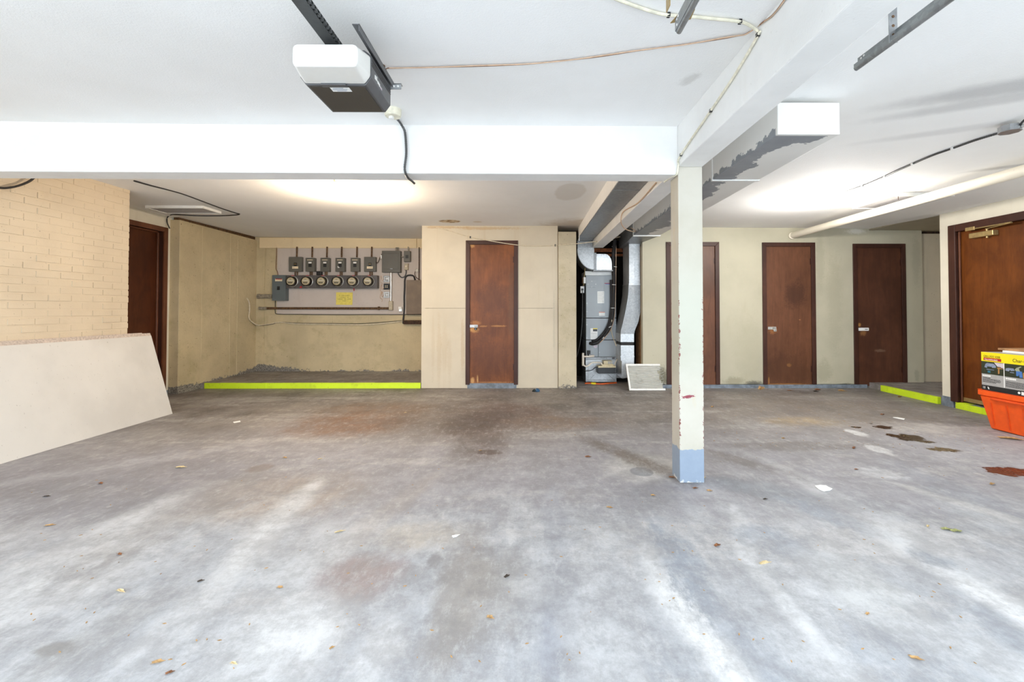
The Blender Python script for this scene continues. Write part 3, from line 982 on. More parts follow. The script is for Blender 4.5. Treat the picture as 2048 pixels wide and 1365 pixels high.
# ------------------------------------------------------------------ doors
def facing_door(idx, k, label, mat, lock):
    a, b, zt, zb, _ = DOORS[k]
    x0, x1, ztop, zbot = xat(a), xat(b), P(a, zt, YW).z, P(a, zb, YW).z
    d = thing('door_%d' % idx, label, 'door', ((x0 + x1) / 2, YW, 0), None, 'structure')
    cw, th = .060, .018
    m = MB()
    fl = .055
    m.prism([(x0, fl), (x0 + cw, fl), (x0 + cw, ztop - cw), (x0, ztop)], 'y', YW - th, YW + .002)
    m.prism([(x1 - cw, fl), (x1, fl), (x1, ztop), (x1 - cw, ztop - cw)], 'y', YW - th, YW + .002)
    m.prism([(x0, ztop), (x0 + cw, ztop - cw), (x1 - cw, ztop - cw), (x1, ztop)], 'y', YW - th, YW + .002)
    obj('door_casing', m, 'casing', d, bevel=.003)
    m = MB()
    i0, i1 = x0 + cw - .006, x1 - cw + .006
    m.box((i0 - .024, YW - .004, fl), (i0, YW + .105, ztop - cw + .006)).box((i1, YW - .004, fl), (i1 + .024, YW + .105, ztop - cw + .006))
    m.box((i0 - .024, YW - .004, ztop - cw + .006), (i1 + .024, YW + .105, ztop - cw + .03))
    obj('door_jamb', m, 'casing', d)
    s = obj('door_slab', MB().box((i0 + .004, YW + .004, zbot), (i1 - .003, YW + .04, ztop - cw + .002)), mat, d, bevel=.002)
    hm = []
    for zc in (ztop - .28, zbot + .24):
        h = MB().cyl((i1 - .001, YW - .005, zc - .045), (i1 - .001, YW - .005, zc + .045), .007, 10)
        h.box((i1 - .02, YW + .001, zc - .044), (i1 + .008, YW + .0045, zc + .044))
        obj('hinge', h, 'casing', d)
    if lock:
        hx0, hx1, hy0, hy1, hmat = lock
        p0, p1 = P(hx0, hy1, YW), P(hx1, hy0, YW)
        h = MB().box((p0.x, YW - .006, p0.z), (p1.x, YW + .003, p1.z))
        mid = p0.x + (p1.x - p0.x) * .42
        h.box((mid - .004, YW - .010, p0.z), (mid + .004, YW + .003, p1.z))
        sx, sz = p0.x + (p1.x - p0.x) * .78, (p0.z + p1.z) / 2
        h.box((p1.x - .004, YW - .0075, p0.z + .002), (p1.x + .004, YW + .003, p1.z - .002))
        hs = obj('hasp', h, hmat, d, 'steel hasp', bevel=.001)
        sl = MB().box((sx - .022, YW - .0075, sz - .005), (sx + .02, YW - .005, sz + .004))
        obj('slot', sl, 'black', hs)
        return sx, sz
    return None


lk = facing_door(1, 'mid', 'reddish brown door in the cream closet wall, worn around its hasp', 'doorA', (938.8, 955, 650, 655.5, 'zinc'))
l1 = facing_door(2, 'one', 'brown door half hidden behind the white post', 'doorB', None)
l2 = facing_door(3, 'two', 'brown door with a silver padlock, right of the post', 'doorB', (1536, 1551.5, 654, 659.5, 'steel'))
l3 = facing_door(4, 'three', 'dark brown door with a pale hasp and no padlock', 'doorC', (1717, 1736.5, 656, 662, 'white_plate'))


def padlock(sx, sz, body, label, w=.036):
    pd = thing('padlock', label, 'padlock', (sx, YW - .02, sz - .05), 'padlocks on the brown doors')
    sh = MB().tube([(sx - .011, YW - .018, sz - .03), (sx - .011, YW - .018, sz - .008), (sx - .008, YW - .016, sz + .002), (sx, YW - .014, sz + .006), (sx + .008, YW - .016, sz + .002), (sx + .011, YW - .018, sz - .008), (sx + .011, YW - .018, sz - .03)], .0035, 8, 3)
    obj('shackle', sh, 'steel', pd)
    bo = MB().box((sx - w / 2, YW - .028, sz - .055), (sx + w / 2, YW - .009, sz - .02))
    b = obj('lock_body', bo, body, pd, bevel=.005, seg=3)
    obj('keyway', MB().cyl((sx, YW - .0285, sz - .042), (sx, YW - .027, sz - .042), .005, 10), 'zinc', b)


padlock(lk[0], lk[1], 'black', 'small black padlock hanging on the reddish closet door')
padlock(l2[0] + .004, l2[1] + .006, 'steel', 'silver padlock hanging on the brown door right of the post', .042)

# bare worn wood showing around the closet hasp and at the door foot: flakes of the finish
# left door, set deep in its frame
d = thing('door_5', 'deep brown door in the recess behind the brick wall', 'door', (XL, (dl0 + dl1) / 2, 0), None, 'structure')
m = MB()
c0, c1, ct = dl0 - .04, 6.135, 2.262
m.box((XL - .002, c1 - .065, .05), (XL + .02, c1, ct)).box((XL - .002, c0, .05), (XL + .02, c0 + .065, ct)).box((XL - .002, c0 + .065, ct - .065), (XL + .02, c1 - .065, ct))
obj('door_casing', m, 'casing_red', d, bevel=.004)
m = MB()
m.box((XL - .14, dl1 - .03, .05), (XL, dl1, dzt)).box((XL - .14, dl0, .05), (XL, dl0 + .03, dzt)).box((XL - .14, dl0, dzt - .03), (XL, dl1, dzt))
obj('door_jamb', m, 'casing', d)
m = MB().box((XL - .075, dl1 - .055, .05), (XL - .05, dl1 - .03, dzt - .03)).box((XL - .075, dl0 + .03, dzt - .055), (XL - .05, dl1 - .03, dzt - .03))
obj('door_stop', m, 'casing_red', d, bevel=.006, seg=3)
obj('door_slab', MB().box((XL - .12, dl0 + .03, .06), (XL - .076, dl1 - .03, dzt - .035)), 'doorL', d)
obj('threshold', MB().box((XL - .14, dl0, 0), (XL + .0, dl1 - .005, .05)), 'grey_base', d)

# large right door with its closer
d = thing('door_6', 'large brown door with a gold closer behind the orange crate', 'door', (XR, (rd0 + rd1) / 2, 0), None, 'structure')
m = MB()
c0, c1, ct = rd0 - .04, 5.285, 2.142
m.box((XR - .02, c1 - .09, .075), (XR + .002, c1, ct)).box((XR - .02, c0, .075), (XR + .002, c0 + .08, ct)).box((XR - .02, c0 + .08, ct - .085), (XR + .002, c1 - .09, ct))
obj('door_casing', m, 'casing', d, bevel=.006)
m = MB().box((XR, rd1 - .035, .075), (XR + .15, rd1, rdz)).box((XR, rd0, .075), (XR + .15, rd0 + .035, rdz)).box((XR, rd0, rdz - .035), (XR + .15, rd1, rdz))
obj('door_jamb', m, 'casing', d)
m = MB().box((XR + .028, rd1 - .055, .075), (XR + .05, rd1 - .035, rdz - .035))
obj('door_stop', m, 'casing_red', d, bevel=.008, seg=3)
XS = XR + .055
sl = obj('door_slab', MB().box((XS, rd0 + .036, .095), (XS + .045, rd1 - .036, rdz - .036)), 'doorR', d, bevel=.002)
obj('door_sweep', MB().box((XS - .006, rd0 + .04, .092), (XS + .003, rd1 - .04, .135)), 'brass', d)
obj('threshold', MB().box((XR + .0, rd0, .0), (XR + .15, rd1, .074)), 'grey_base', d)
cl = thing('door_closer', 'gold metal door closer at the top of the large right door', 'door closer', (XS - .03, 4.95, 1.95))
q0, q1 = XP(1938, 472, XS - .06), XP(1986.6, 468, XS - .06)
zc = q0.z - .005
m = MB().box((XS - .065, q1.y, zc - .028), (XS - .001, q0.y, zc + .028))
obj('closer_body', m, 'brass', cl, bevel=.005)
yy = q1.y + .09
obj('spindle', MB().cyl((XS - .035, yy, zc - .045), (XS - .035, yy, zc + .055), .011, 12), 'brass', cl)
e = (XS - .10, q1.y - .22, zc + .062)
m = MB().hexa([(XS - .045, yy + .01, zc + .050), (XS - .025, yy + .01, zc + .050), (e[0] + .012, e[1], e[2] - .006), (e[0] - .012, e[1], e[2] - .006),
               (XS - .045, yy + .01, zc + .058), (XS - .025, yy + .01, zc + .058), (e[0] + .012, e[1], e[2] + .003), (e[0] - .012, e[1], e[2] + .003)])
obj('closer_arm', m, 'brass', cl)
m = MB().cyl((e[0], e[1], e[2] + .004), (XR - .012, q0.y - .03, e[2] + .012), .007, 10)
obj('closer_arm', m, 'brass', cl)
m = MB().box((XR - .03, q0.y - .085, e[2] - .004), (XR - .019, q0.y + .02, e[2] + .036))
obj('closer_bracket', m, 'brass', cl, bevel=.003)

# ------------------------------------------------------------------ the post
q0, q1 = F(1358, 965), F(1407.6, 965)
m = MB()
for (za, zb) in ((0.0, 2.112),):
    m.box((1.012, 3.0, za), (1.176, 3.160, zb))
obj('support_post', m, 'post', None, 'square white post with chipped edges and a grey foot', 'post', bevel=.005)


# ------------------------------------------------------------------ gypsum boards
def board(name, off, y0, y1, length, label):
    """sheet leaning on the brick wall; foot at x=-3.91"""
    foot = Vector((-3.912 - off * 1.03, 0, .0))
    top = Vector((-4.168 - off * 1.03, 0, 0))
    dx = top.x - foot.x
    h = math.sqrt(length ** 2 - dx ** 2)
    ux, uz = dx / length, h / length
    nx, nz = uz, -ux
    th = .0125
    d = thing(name, label, 'wallboard', (foot.x, (y0 + y1) / 2, 0), 'loose wallboards')

    def pt(s, t_, y):
        return (foot.x + ux * s - nx * t_, y, max(0.0, uz * s - nz * t_ + .0))
    m = MB()
    n = 26
    ys0 = [y0, y1]
    vs = []
    m.hexa([pt(.02, 0, y0), pt(.02, th, y0), pt(.02, th, y1), pt(.02, 0, y1), pt(length - .03, 0, y0), pt(length - .03, th, y0), pt(length - .03, th, y1), pt(length - .03, 0, y1)])
    obj('board_face', m, 'board', d)
    m = MB()
    m.hexa([pt(length - .03, -.0004, y0), pt(length - .03, th + .0004, y0), pt(length - .03, th + .0004, y1 - .004), pt(length - .03, -.0004, y1 - .004),
            pt(length, 0, y0), pt(length, th, y0), pt(length, th, y1 - .006), pt(length, 0, y1 - .006)])
    obj('taped_edge', m, 'board_edge', d, 'brownish taped top edge')
    m = MB()
    m.hexa([pt(0.002, -.0006, y0), pt(0.002, th, y0), pt(0.002, th, y1), pt(0.002, -.0006, y1), pt(.02, -.0006, y0), pt(.02, th, y0), pt(.02, th, y1), pt(.02, -.0006, y1)])
    obj('paper_edge', m, 'board', d)


board('wallboard', 0, 1.2, 5.012, .928, 'cream wallboard leaning at the front of the pair against the brick wall')
board('wallboard', .0155, 1.2, 4.925, .935, 'rear wallboard whose brown top edge peeks out behind the front one')


# ------------------------------------------------------------------ electrical wall
YB = YA - .018
a, b = P(553.5, 629, YB), P(841, 496, YB)
bk = obj('backboard', MB().box((a.x, YB, a.z), (-1.50, YA + .0, b.z - .0)), 'backboard', None, 'mauve grey painted plywood backboard carrying the electric meters', 'backboard')
a2 = P(531, 629, YB)
obj('backboard', MB().box((a2.x, YB + .004, a.z + .0), (a.x - .002, YA, b.z)), 'concrete_cream', None, 'narrow cream board at the left end of the electric meter wall', 'backboard')

# main disconnect
Yd = YA - .125
d = thing('disconnect_box', 'blue grey main disconnect box left of the meter row', 'electrical box', P(558, 601, YA - .07))
obj('enclosure', pbox(544, 550.5, 571.3, 601.6, Yd, YB - Yd), 'box_blue', d, bevel=.004)
obj('warning_label', pbox(550.3, 557.8, 564.3, 563, Yd - .0012, .002), 'cream_label', d)
obj('label_stripe', pbox(551, 557.8, 564, 559.3, Yd - .002, .001), 'red', d)
obj('switch_handle', pbox(554, 573, 559, 580, Yd - .012, .013), 'black', d, bevel=.002)
# heavy feed pipe and its collar
m = MB().cyl(P(518, 593, YA - .05), P(545, 593, YA - .05), .036, 16)
obj('feed_conduit', m.cyl(P(515.5, 593, YA - .05), P(519, 593, YA - .05), .042, 16), 'conduit', None, 'thick grey conduit entering the left side of the disconnect box', 'conduit')

# six meters on their trough
Yt = YA - .13
tr = thing('meter_trough', 'long dark grey trough holding six electric meters', 'meter trough', P(664, 577, YA - .06))
m = MB()
obj('trough_housing', pbox(572.5, 551, 754.3, 576.7, Yt, YB - Yt), 'trough', tr, bevel=.003)
for px_ in (601.5, 631.5, 662, 692.5, 722.5):
    obj('panel_seam', pbox(px_ - .5, 551.6, px_ + .5, 576.2, Yt - .003, .004), 'box_grey', tr)


def make_meter(c):
    mt = thing('electric_meter', 'round glass electric meter, leftmost of the six', 'electric meter', (c.x, Yt, c.z), 'electric meters in the trough')
    o = (c.x, Yt, c.z)
    obj('meter_ring', MB().lathe([(.078, 0), (.094, .001), (.096, .012), (.094, .026), (.086, .032), (.083, .030), (.083, .01), (.078, .006)], o, seg=32), 'steel', mt)
    obj('meter_works', MB().lathe([(.077, 0), (.077, .05), (.070, .052), (.066, .075), (.0, .075)], o, seg=28), 'meter_body', mt)
    df = obj('dial_face', MB().lathe([(.0, .0765), (.060, .0765), (.062, .082), (.060, .089), (.0, .090)], o, seg=28), 'dial', mt)
    y = Yt - .0905
    m = MB()
    for i in range(5):
        m.cyl((c.x - .034 + .017 * i, y, c.z + .012), (c.x - .034 + .017 * i, y - .0012, c.z + .012), .0072, 10)
    obj('register_dial', m, 'carton_white', df)
    m = MB().box((c.x - .05, y - .001, c.z - .012), (c.x + .05, y + .001, c.z - .007)).box((c.x - .038, y - .001, c.z - .034), (c.x + .034, y + .001, c.z - .02))
    m.box((c.x - .016, y - .001, c.z + .030), (c.x + .016, y + .001, c.z + .036))
    obj('nameplate', m, 'meter_body', df)
    obj('glass_cover', MB().lathe([(.0815, .02), (.0815, .095), (.076, .108), (.062, .115), (.0, .118)], o, seg=32), 'glass', mt)
    obj('seal_tag', MB().box((c.x - .022, Yt - .024, c.z + .098), (c.x + .022, Yt - .002, c.z + .107)), 'red', mt)
    return mt


MX = [586.4, 616.2, 646.5, 677.2, 707.6, 738.6]
ml = ['leftmost of the six', 'second from the left, red tag below its left rim', 'third from the left', 'fourth from the left', 'fifth from the left, red tag hanging below', 'rightmost of the six']
c0 = P(MX[0], 563.5, Yt)
mt0 = make_meter(c0)
for px_, w in zip(MX[1:], ml[1:]):
    mt = copy_tree(mt0, (P(px_, 563.5, Yt).x - c0.x, 0, 0))
    mt['label'] = 'round glass electric meter, ' + w
q = P(707, 577, Yt)
obj('seal_tag', MB().box((q.x - .008, Yt + .02, q.z - .045), (q.x + .008, Yt + .025, q.z + .004)), 'red', None, 'red tag hanging below the fifth meter', 'tag')
q = P(602, 574.5, Yt)
obj('seal_tag', MB().prism([(q.x - .03, q.z - .015), (q.x + .02, q.z - .018), (q.x + .012, q.z + .02), (q.x - .012, q.z + .012)], 'y', Yt - .004, Yt - .0005), 'red', None, 'red tag on the trough below the second meter', 'tag')
obj('relay_box', pbox(632.4, 542.5, 641.6, 550.6, YA - .10, .082), 'black', None, 'small black box above the meter trough between second and third meters', 'electrical box', bevel=.006)


def breaker_box(x0, x1, y0, y1, big, label, cut=0, chip=False):
    Yf = YA - (.085 if big else .1)
    d = thing('breaker_box', label, 'breaker box', P((x0 + x1) / 2, y1, YA - .05), 'breaker boxes above the meters')
    obj('enclosure', pbox(x0, y0, x1, y1, Yf, YB - Yf), 'box_grey', d, bevel=.003)
    cx = (x0 + x1) / 2
    if big:
        obj('cover_panel', pbox(x0 + 3, y0 + 3, x1 - 3, y1 - 3, Yf - .004, .006), 'box_grey', d, bevel=.002)
        br = obj('breaker', pbox(cx - 3, 526, cx + 3, 532.5, Yf - .014, .012), 'black', d, bevel=.001)
        obj('toggle', pbox(cx - 2.2, 528, cx + 2.2, 529.2, Yf - .020, .008), 'brass', br)
        obj('circuit_label', pbox(cx - 6, 533, cx + 6, 537.8, Yf - .0055, .002), 'cream_label', d)
    else:
        br = obj('breaker', pbox(cx - 3, 527.8, cx + 3.2, 534.3, Yf - .008, .01), 'black', d, bevel=.001)
        obj('toggle', pbox(cx - 1.5, 530.2, cx + 1.7, 531.8, Yf - .016, .010), 'black', br)
        obj('circuit_label', pbox(cx - 3, 524.2, cx + 3, 527.2, Yf - .0015, .003), 'carton_white', d)
        obj('maker_strip', pbox(cx - 5.5, 519.6, cx + 5.5, 520.9, Yf - .0015, .003), 'cream_label', d)
        if chip:
            obj('paint_chip', pbox(cx - 4.5, 532.5, cx - 1, 536, Yf - .001, .002), 'carton_white', d)
    return d


BB = [(577.5, 603.2, 514, 543.5, True, 'wide grey breaker box at the left end above the meters'),
      (610.9, 628.9, 516, 543.5, False, 'slim grey breaker box, second in the row from the left'),
      (640.7, 658.2, 516, 543.5, False, 'slim grey breaker box, third in the row from the left'),
      (670.7, 688.8, 516, 543.5, False, 'slim grey breaker box with a chipped white patch, fourth in the row'),
      (701, 718.1, 516, 543.5, False, 'slim grey breaker box, fifth in the row from the left'),
      (727.9, 751.3, 514.2, 543.5, True, 'wide grey breaker box beside the large panel')]
for i, q in enumerate(BB):
    breaker_box(*q, chip=(i == 3))
names = ['leftmost wide', 'second', 'third', 'fourth', 'fifth', 'rightmost wide']
for i, px_ in enumerate((593.8, 624.5, 654, 683.4, 714, 743.5)):
    m = MB().cyl(P(px_ + .2, 494, YA - .045), P(px_ - .3, 515, YA - .045), .0135, 12)
    obj('conduit', m, 'rust', None, 'rusty vertical conduit above the %s breaker box' % names[i], 'conduit', 'conduits above the breaker boxes')
for i, (pa, pb) in enumerate(((590.4, 594.8), (620.6, 624.3), (650.5, 653.7), (680.6, 683.9), (710.6, 713.6), (740, 744))):
    for px_, w in ((pa, 'left'), (pb, 'right')):
        obj('conduit_nipple', MB().cyl(P(px_, 542.5, YA - .06), P(px_, 552, YA - .06), .010, 10), 'rust', None, '%s of the two short rusty pipes below the %s breaker box' % (w, names[i]), 'conduit', 'short pipes between breakers and meters')

# large panel and its neighbours
Yp = YA - .115
d = thing('load_center', 'large square grey panel right of the breaker boxes', 'electrical panel', P(782, 545, YA - .06))
obj('enclosure', pbox(763.5, 502, 800.6, 545, Yp, YB - Yp), 'box_grey', d, bevel=.004)
dr = obj('panel_door', pbox(767.5, 507, 796.5, 539, Yp - .006, .008), 'box_grey', d, bevel=.004)
obj('door_latch', pbox(780, 537, 785, 538.5, Yp - .010, .005), 'zinc', dr)
obj('side_clip', pbox(760.7, 510.4, 763.6, 517.6, Yp + .02, .03), 'carton_white', d)
for px_, w in ((792, 'left'), (794.3, 'middle'), (796.8, 'right')):
    obj('conduit', MB().cyl(P(px_, 495, YA - .05), P(px_, 503, YA - .05), .0085, 8), 'conduit', None, '%s one of three thin pipes rising from the large grey panel' % w, 'conduit', 'thin pipes above the large panel')
m = MB().tube([P(751.5, 524, YA - .06), P(755, 526, YA - .08), P(758, 521, YA - .07), P(761, 513, YA - .06), P(764, 508, YA - .05)], .006, 8)
obj('wire', m, 'rust_dark', None, 'dark lead from the rightmost wide breaker box to the large panel', 'wire')
d = thing('switch_box', 'small grey switch box right of the large panel', 'electrical box', P(814, 524, YA - .05))
obj('enclosure', pbox(807.5, 502.3, 820.4, 523.8, YA - .09, .072), 'box_grey', d, bevel=.003)
obj('switch', pbox(811, 510.5, 816.6, 517, YA - .094, .006), 'black', d)
obj('conduit_nipple', MB().cyl(P(801, 514.3, YA - .05), P(807.6, 514.3, YA - .05), .012, 10), 'conduit', None, 'short grey pipe between the large panel and the small switch box', 'conduit')
obj('conduit_nipple', MB().cyl(P(816.5, 494, YA - .05), P(816.5, 502.4, YA - .05), .010, 10), 'conduit', None, 'short pipe rising from the small switch box to the header', 'conduit')
d = thing('outlet_box', 'beige outlet box below the small switch box', 'outlet', P(812, 540, YA - .04))
obj('enclosure', pbox(808.2, 527.4, 815.8, 540.2, YA - .065, .047), 'beige_metal', d, bevel=.004)
obj('receptacle', MB().cyl(P(812, 533.5, YA - .064), P(812, 533.5, YA - .068), .016, 14), 'cream_label', d)
Yc = YA - .035
m = MB().tube([P(795.7, 544, Yc), P(797, 549, Yc), P(801, 554, Yc), P(805, 555.3, Yc), P(809.5, 553, Yc), P(812, 547, Yc), P(812.2, 539, Yc)], .010, 8)
obj('cable', m, 'cable_grey', None, 'grey cable looping from the large panel to the beige outlet box', 'cable')
m = MB().tube([P(806.5, 648, Yc), P(806.5, 640, Yc), P(808, 625, Yc), P(808.5, 612, Yc), P(808.4, 595, Yc), P(809.2, 575, Yc), P(809.6, 560, Yc), P(813, 552.8, Yc), P(820, 550.8, Yc), P(827, 552.6, Yc), P(830, 560, Yc - .02)], .0135, 10)
obj('cable', m, 'cable_black', None, 'thick dark cable hooking over into the brown telephone panel', 'cable')
d = thing('telephone_panel', 'tall brown panel at the right end of the meter wall', 'telephone panel', P(828, 629, YA - .05))
q = P(812.3, 629, YA - .1)
obj('enclosure', MB().box((q.x, YA - .11, q.z), (-1.62, YB, P(812, 560.5, YA - .11).z)), 'brown_panel', d, bevel=.004)
q0, q1 = P(807, 649, YA - .08), P(841, 641, YA - .08)
d = thing('wire_trough', 'dark rusted trough below the brown telephone panel', 'trough', (q0.x + .2, YA - .04, q0.z))
obj('trough_body', MB().box((q0.x, YA - .09, q0.z), (-1.62, YA, q1.z)), 'rust_dark', d, bevel=.004)
obj('trough_lip', MB().box((q0.x - .01, YA - .098, q1.z - .012), (-1.62, YA - .088, q1.z + .004)), 'rust', d)
d = thing('wire_terminal', 'small grey terminal box left of the brown telephone panel', 'terminal box', P(800, 624, YA - .03))
obj('terminal_base', pbox(796.8, 613.8, 803.5, 619, YA - .05, .032), 'carton_white', d, bevel=.003)
obj('terminal_cap', pbox(797.4, 618, 804, 623.6, YA - .058, .04), 'steel', d, bevel=.004)
m = MB().tube([P(838.3, 495, Yc), P(838.3, 530, Yc), P(838, 548, Yc), P(838.2, 562, Yc)], .008, 8, 3)
obj('conduit', m, 'rust_dark', None, 'thin dark conduit in the corner beside the closet wall', 'conduit')
d = thing('junction_box', 'small round junction with a looped wire near the closet corner', 'junction box', P(834, 544, YA - .04))
obj('junction_body', MB().cyl(P(834, 541, YA - .02), P(834, 541, YA - .055), .03, 14), 'conduit', d)
m = MB().tube([P(830.5, 543, Yc), P(829.5, 549, Yc), P(832, 555, Yc), P(836, 558, Yc), P(840, 560, Yc)], .005, 6)
obj('junction_wire', m, 'rust_dark', d)

# bright vertical conduit, elbow fitting, long horizontal conduit
d = thing('service_conduit', 'bright vertical conduit turning into a long brown horizontal pipe', 'conduit', P(650, 620, YA - .05))
obj('vertical_pipe', MB().cyl(P(782, 544.5, YA - .05), P(781.6, 604, YA - .05), .017, 14), 'conduit_bright', d)
obj('elbow_fitting', pbox(777.2, 602.5, 784.8, 621, YA - .08, .062), 'beige_metal', d, bevel=.008)
obj('horizontal_pipe', MB().cyl(P(523, 617, YA - .05), P(779, 617.3, YA - .05), .020, 14), 'rust', d)
obj('pipe_collar', MB().cyl(P(518, 617, YA - .05), P(534, 617, YA - .05), .026, 14), 'conduit', d)
q = P(757.5, 617, YA - .05)
obj('pipe_strap', MB().box((q.x - .012, YA - .074, q.z - .03), (q.x + .012, YB, q.z + .03)), 'rust', d, bevel=.003)

# three chime transformers
for i, (y0, y1, mt, w) in enumerate(((551.8, 564.5, 'zinc', 'uppermost square grey transformer beside the bright conduit'), (567.4, 579.6, 'black', 'black transformer between the two square grey ones'), (584, 596.2, 'zinc', 'lowest square grey transformer beside the bright conduit'))):
    d = thing('transformer', w, 'transformer', P(773, y1, YA - .04), 'chime transformers')
    obj('mounting_plate', pbox(767, y0, 779, y1, YA - .035, .017), mt, d, bevel=.004)
    obj('coil', pbox(769.8, y0 + 3, 776.2, y1 - 3, YA - .07, .037), 'black' if mt == 'black' else 'steel', d, bevel=.005)
    m = MB()
    for px_ in (771.4, 774.6):
        for k in (.38, .62):
            q = P(px_, y0 + (y1 - y0) * k, YA - .07)
            m.cyl(q, q + Vector((0, -.006, 0)), .008, 8)
    obj('terminal_screw', m, 'cream_label' if mt == 'black' else 'rust_dark', d)
for i, (y, w) in enumerate(((558, 'uppermost'), (575, 'black'), (590, 'lowest'))):
    m = MB().tube([P(768, y, YA - .04), P(764, y + 4, YA - .03), P(762.5, y - 6, YA - .03), P(760, y + 6, YA - .03), P(764.5, y + 9, YA - .03), P(763.5, y + 14, YA - .025)], .0035, 6)
    obj('bell_wire', m, 'cable_tan', None, 'thin tan bell wires left of the %s transformer' % w, 'wire', 'bell wires at the transformers')

# notice
d = thing('notice', 'yellow paper notice below the electric meters', 'notice', P(689, 610, YB - .002))
q = [P(672.5, 585, YB - .004), P(705.4, 585.4, YB - .004), P(704.6, 610.3, YB - .004), P(672, 609.8, YB - .004)]
m = MB().prism([(v.x, v.z) for v in q], 'y', YB - .005, YB - .001)
obj('paper_sheet', m, 'notice', d)
m = MB()
rr = random.Random(3)
for (yl, words) in ((591.6, [(678.3, 681.4), (682.6, 699.6)]), (595.2, [(680, 692), (694.6, 697.4)]), (598.6, [(675.2, 686.6), (688.2, 692.4), (694.6, 702.2)]), (602.2, [(685, 692.4)])):
    for (wa, wb) in words:
        x_ = wa
        while x_ < wb - .6:
            k = rr.random()
            pbox(x_, yl - .95, x_ + .32, yl + .95, YB - .0058, .0012, m)
            yb_ = rr.choice((-.9, -.15, .6))
            pbox(x_, yl + yb_, x_ + 1.0, yl + yb_ + .32, YB - .0058, .0012, m)
            if k > .5:
                pbox(x_ + .75, yl - .9, x_ + 1.05, yl + (.9 if k > .75 else 0), YB - .0058, .0012, m)
            x_ += 1.55
obj('lettering', m, 'ink', d)

# cables along the recess wall
Yk = YA - .012
m = MB().tube([P(550.5, 601, YA - .04), P(550.5, 612, YA - .03), P(550.6, 624, YA - .03), P(556, 628.6, YA - .03), P(600, 629, YA - .03), P(665, 629.8, YA - .03), P(740, 629.4, YA - .03), P(805, 629.6, YA - .03), P(845, 629.4, YA - .03)], .0055, 7, 3)
obj('cable', m, 'cable_black', None, 'thin dark cable below the backboard from the disconnect box to the right', 'cable')
m = MB().tube([P(553.4, 494, YA - .03), P(552.8, 515, YA - .03), P(552, 537, YA - .03), P(554.5, 543, YA - .03), P(556.5, 552, YA - .05)], .006, 7)
obj('cable', m, 'cable_brown', None, 'brown cable dropping from the header into the disconnect box', 'cable')
m = MB().tube([XP(493.5, 596, -4.72), XP(498.5, 606, -4.70), XP(499, 622, -4.70), XP(497.8, 636, -4.70), XP(504, 644, -4.69), P(517, 650.6, YA - .04), P(536, 648.8, YA - .02), P(560, 645, YA - .018), P(591, 648.2, YA - .018), P(665, 649, YA - .018), P(722, 650, YA - .018), P(765, 647.5, YA - .018), P(806, 643, YA - .018)], .011, 8)
obj('cable', m, 'cable_beige', None, 'beige cable curling along the foot of the meter recess walls', 'cable')
m = MB().tube([P(520, 652, YA - .03), P(545, 648.6, YA - .016), P(561, 644.3, YA - .016), P(592, 646.6, YA - .014), P(660, 647.2, YA - .014), P(722, 647.6, YA - .014), P(804, 641.6, YA - .014)], .0045, 6)
obj('cable', m, 'cable_black', None, 'thin dark cable running along the beige one in the meter recess', 'cable')

# ------------------------------------------------------------------ furnace niche
YF = 7.10
d = thing('furnace', 'tall grey blue furnace standing in the niche', 'furnace', (F(1200, 765).x, YF + .3, 0))
fx0, fx1 = P(1172, 650, YF).x, P(1232.5, 650, YF).x


def fz(y):
    return P(1200, y, YF).z


obj('upper_panel', MB().box((fx0, YF, fz(636)), (fx1, YF + .55, fz(551))), 'furnace', d, bevel=.005)
obj('middle_panel', MB().box((fx0, YF, fz(679.8)), (fx1, YF + .55, fz(637))), 'furnace', d, bevel=.004)
xm = P(1196.7, 700, YF).x
obj('lower_panel', MB().box((fx0, YF, fz(714)), (xm - .002, YF + .55, fz(680.8))), 'furnace', d, bevel=.004)
obj('lower_panel', MB().box((xm + .002, YF, fz(714)), (fx1, YF + .55, fz(680.8))), 'furnace', d, bevel=.004)
st_ = obj('base_strip', MB().box((fx0 - .01, YF - .004, fz(720)), (fx1, YF + .55, fz(714.6))), 'galv_dark', d, bevel=.002)
m = MB()
for (a, b, yy, hh) in ((1202, 1203.4, 717, 1.6), (1204.4, 1206, 717.2, 1.2), (1206.8, 1208, 717, 1.5), (1209, 1211, 716.8, 1.6), (1212, 1214, 717.1, 1.4)):
    pbox(a, yy - hh, b, yy - hh + .5, YF - .0055, .002, m)
    pbox(a, yy - hh, a + .45, yy + hh * .6, YF - .0055, .002, m)
    pbox(a, yy, b, yy + .5, YF - .0055, .002, m)
obj('strip_marking', m, 'black', st_)
obj('strip_badge', pbox(1224, 715.8, 1229.5, 718, YF - .0055, .002), 'black', st_)
bp = obj('base_plenum', MB().box((fx0 - .008, YF - .002, .012), (fx1, YF + .55, fz(720.2))), 'galv', d, bevel=.003)
m = MB()
zb, zt = .03, fz(722)
ym = YF - .0035
for (p0, p1) in (((fx0 + .04, zb), (fx0 + .22, zt - .12)), ((fx1 - .02, zb), (fx1 - .19, zt - .16)), ((fx0 + .03, zb + .01), (fx0 + .03, zt)), ((fx0 + .02, zb + .012), (fx1 - .02, zb + .012))):
    m.cyl((p0[0], ym, p0[1]), (p1[0], ym, p1[1]), .004, 6)
obj('crease', m, 'galv', bp)
obj('rating_label', pbox(1194.8, 583, 1208.5, 607, YF - .0012, .0015), 'paper', d, 'white rating label')
obj('small_label', pbox(1198, 624.5, 1210, 632, YF - .0012, .0015), 'paper', d)
obj('small_label_border', pbox(1198, 624.5, 1210, 625.6, YF - .002, .001), 'orange_cord', d)
lb = obj('instruction_label', pbox(1181, 657, 1195, 679, YF - .0012, .0015), 'paper', d, 'white instruction label with yellow and black head')
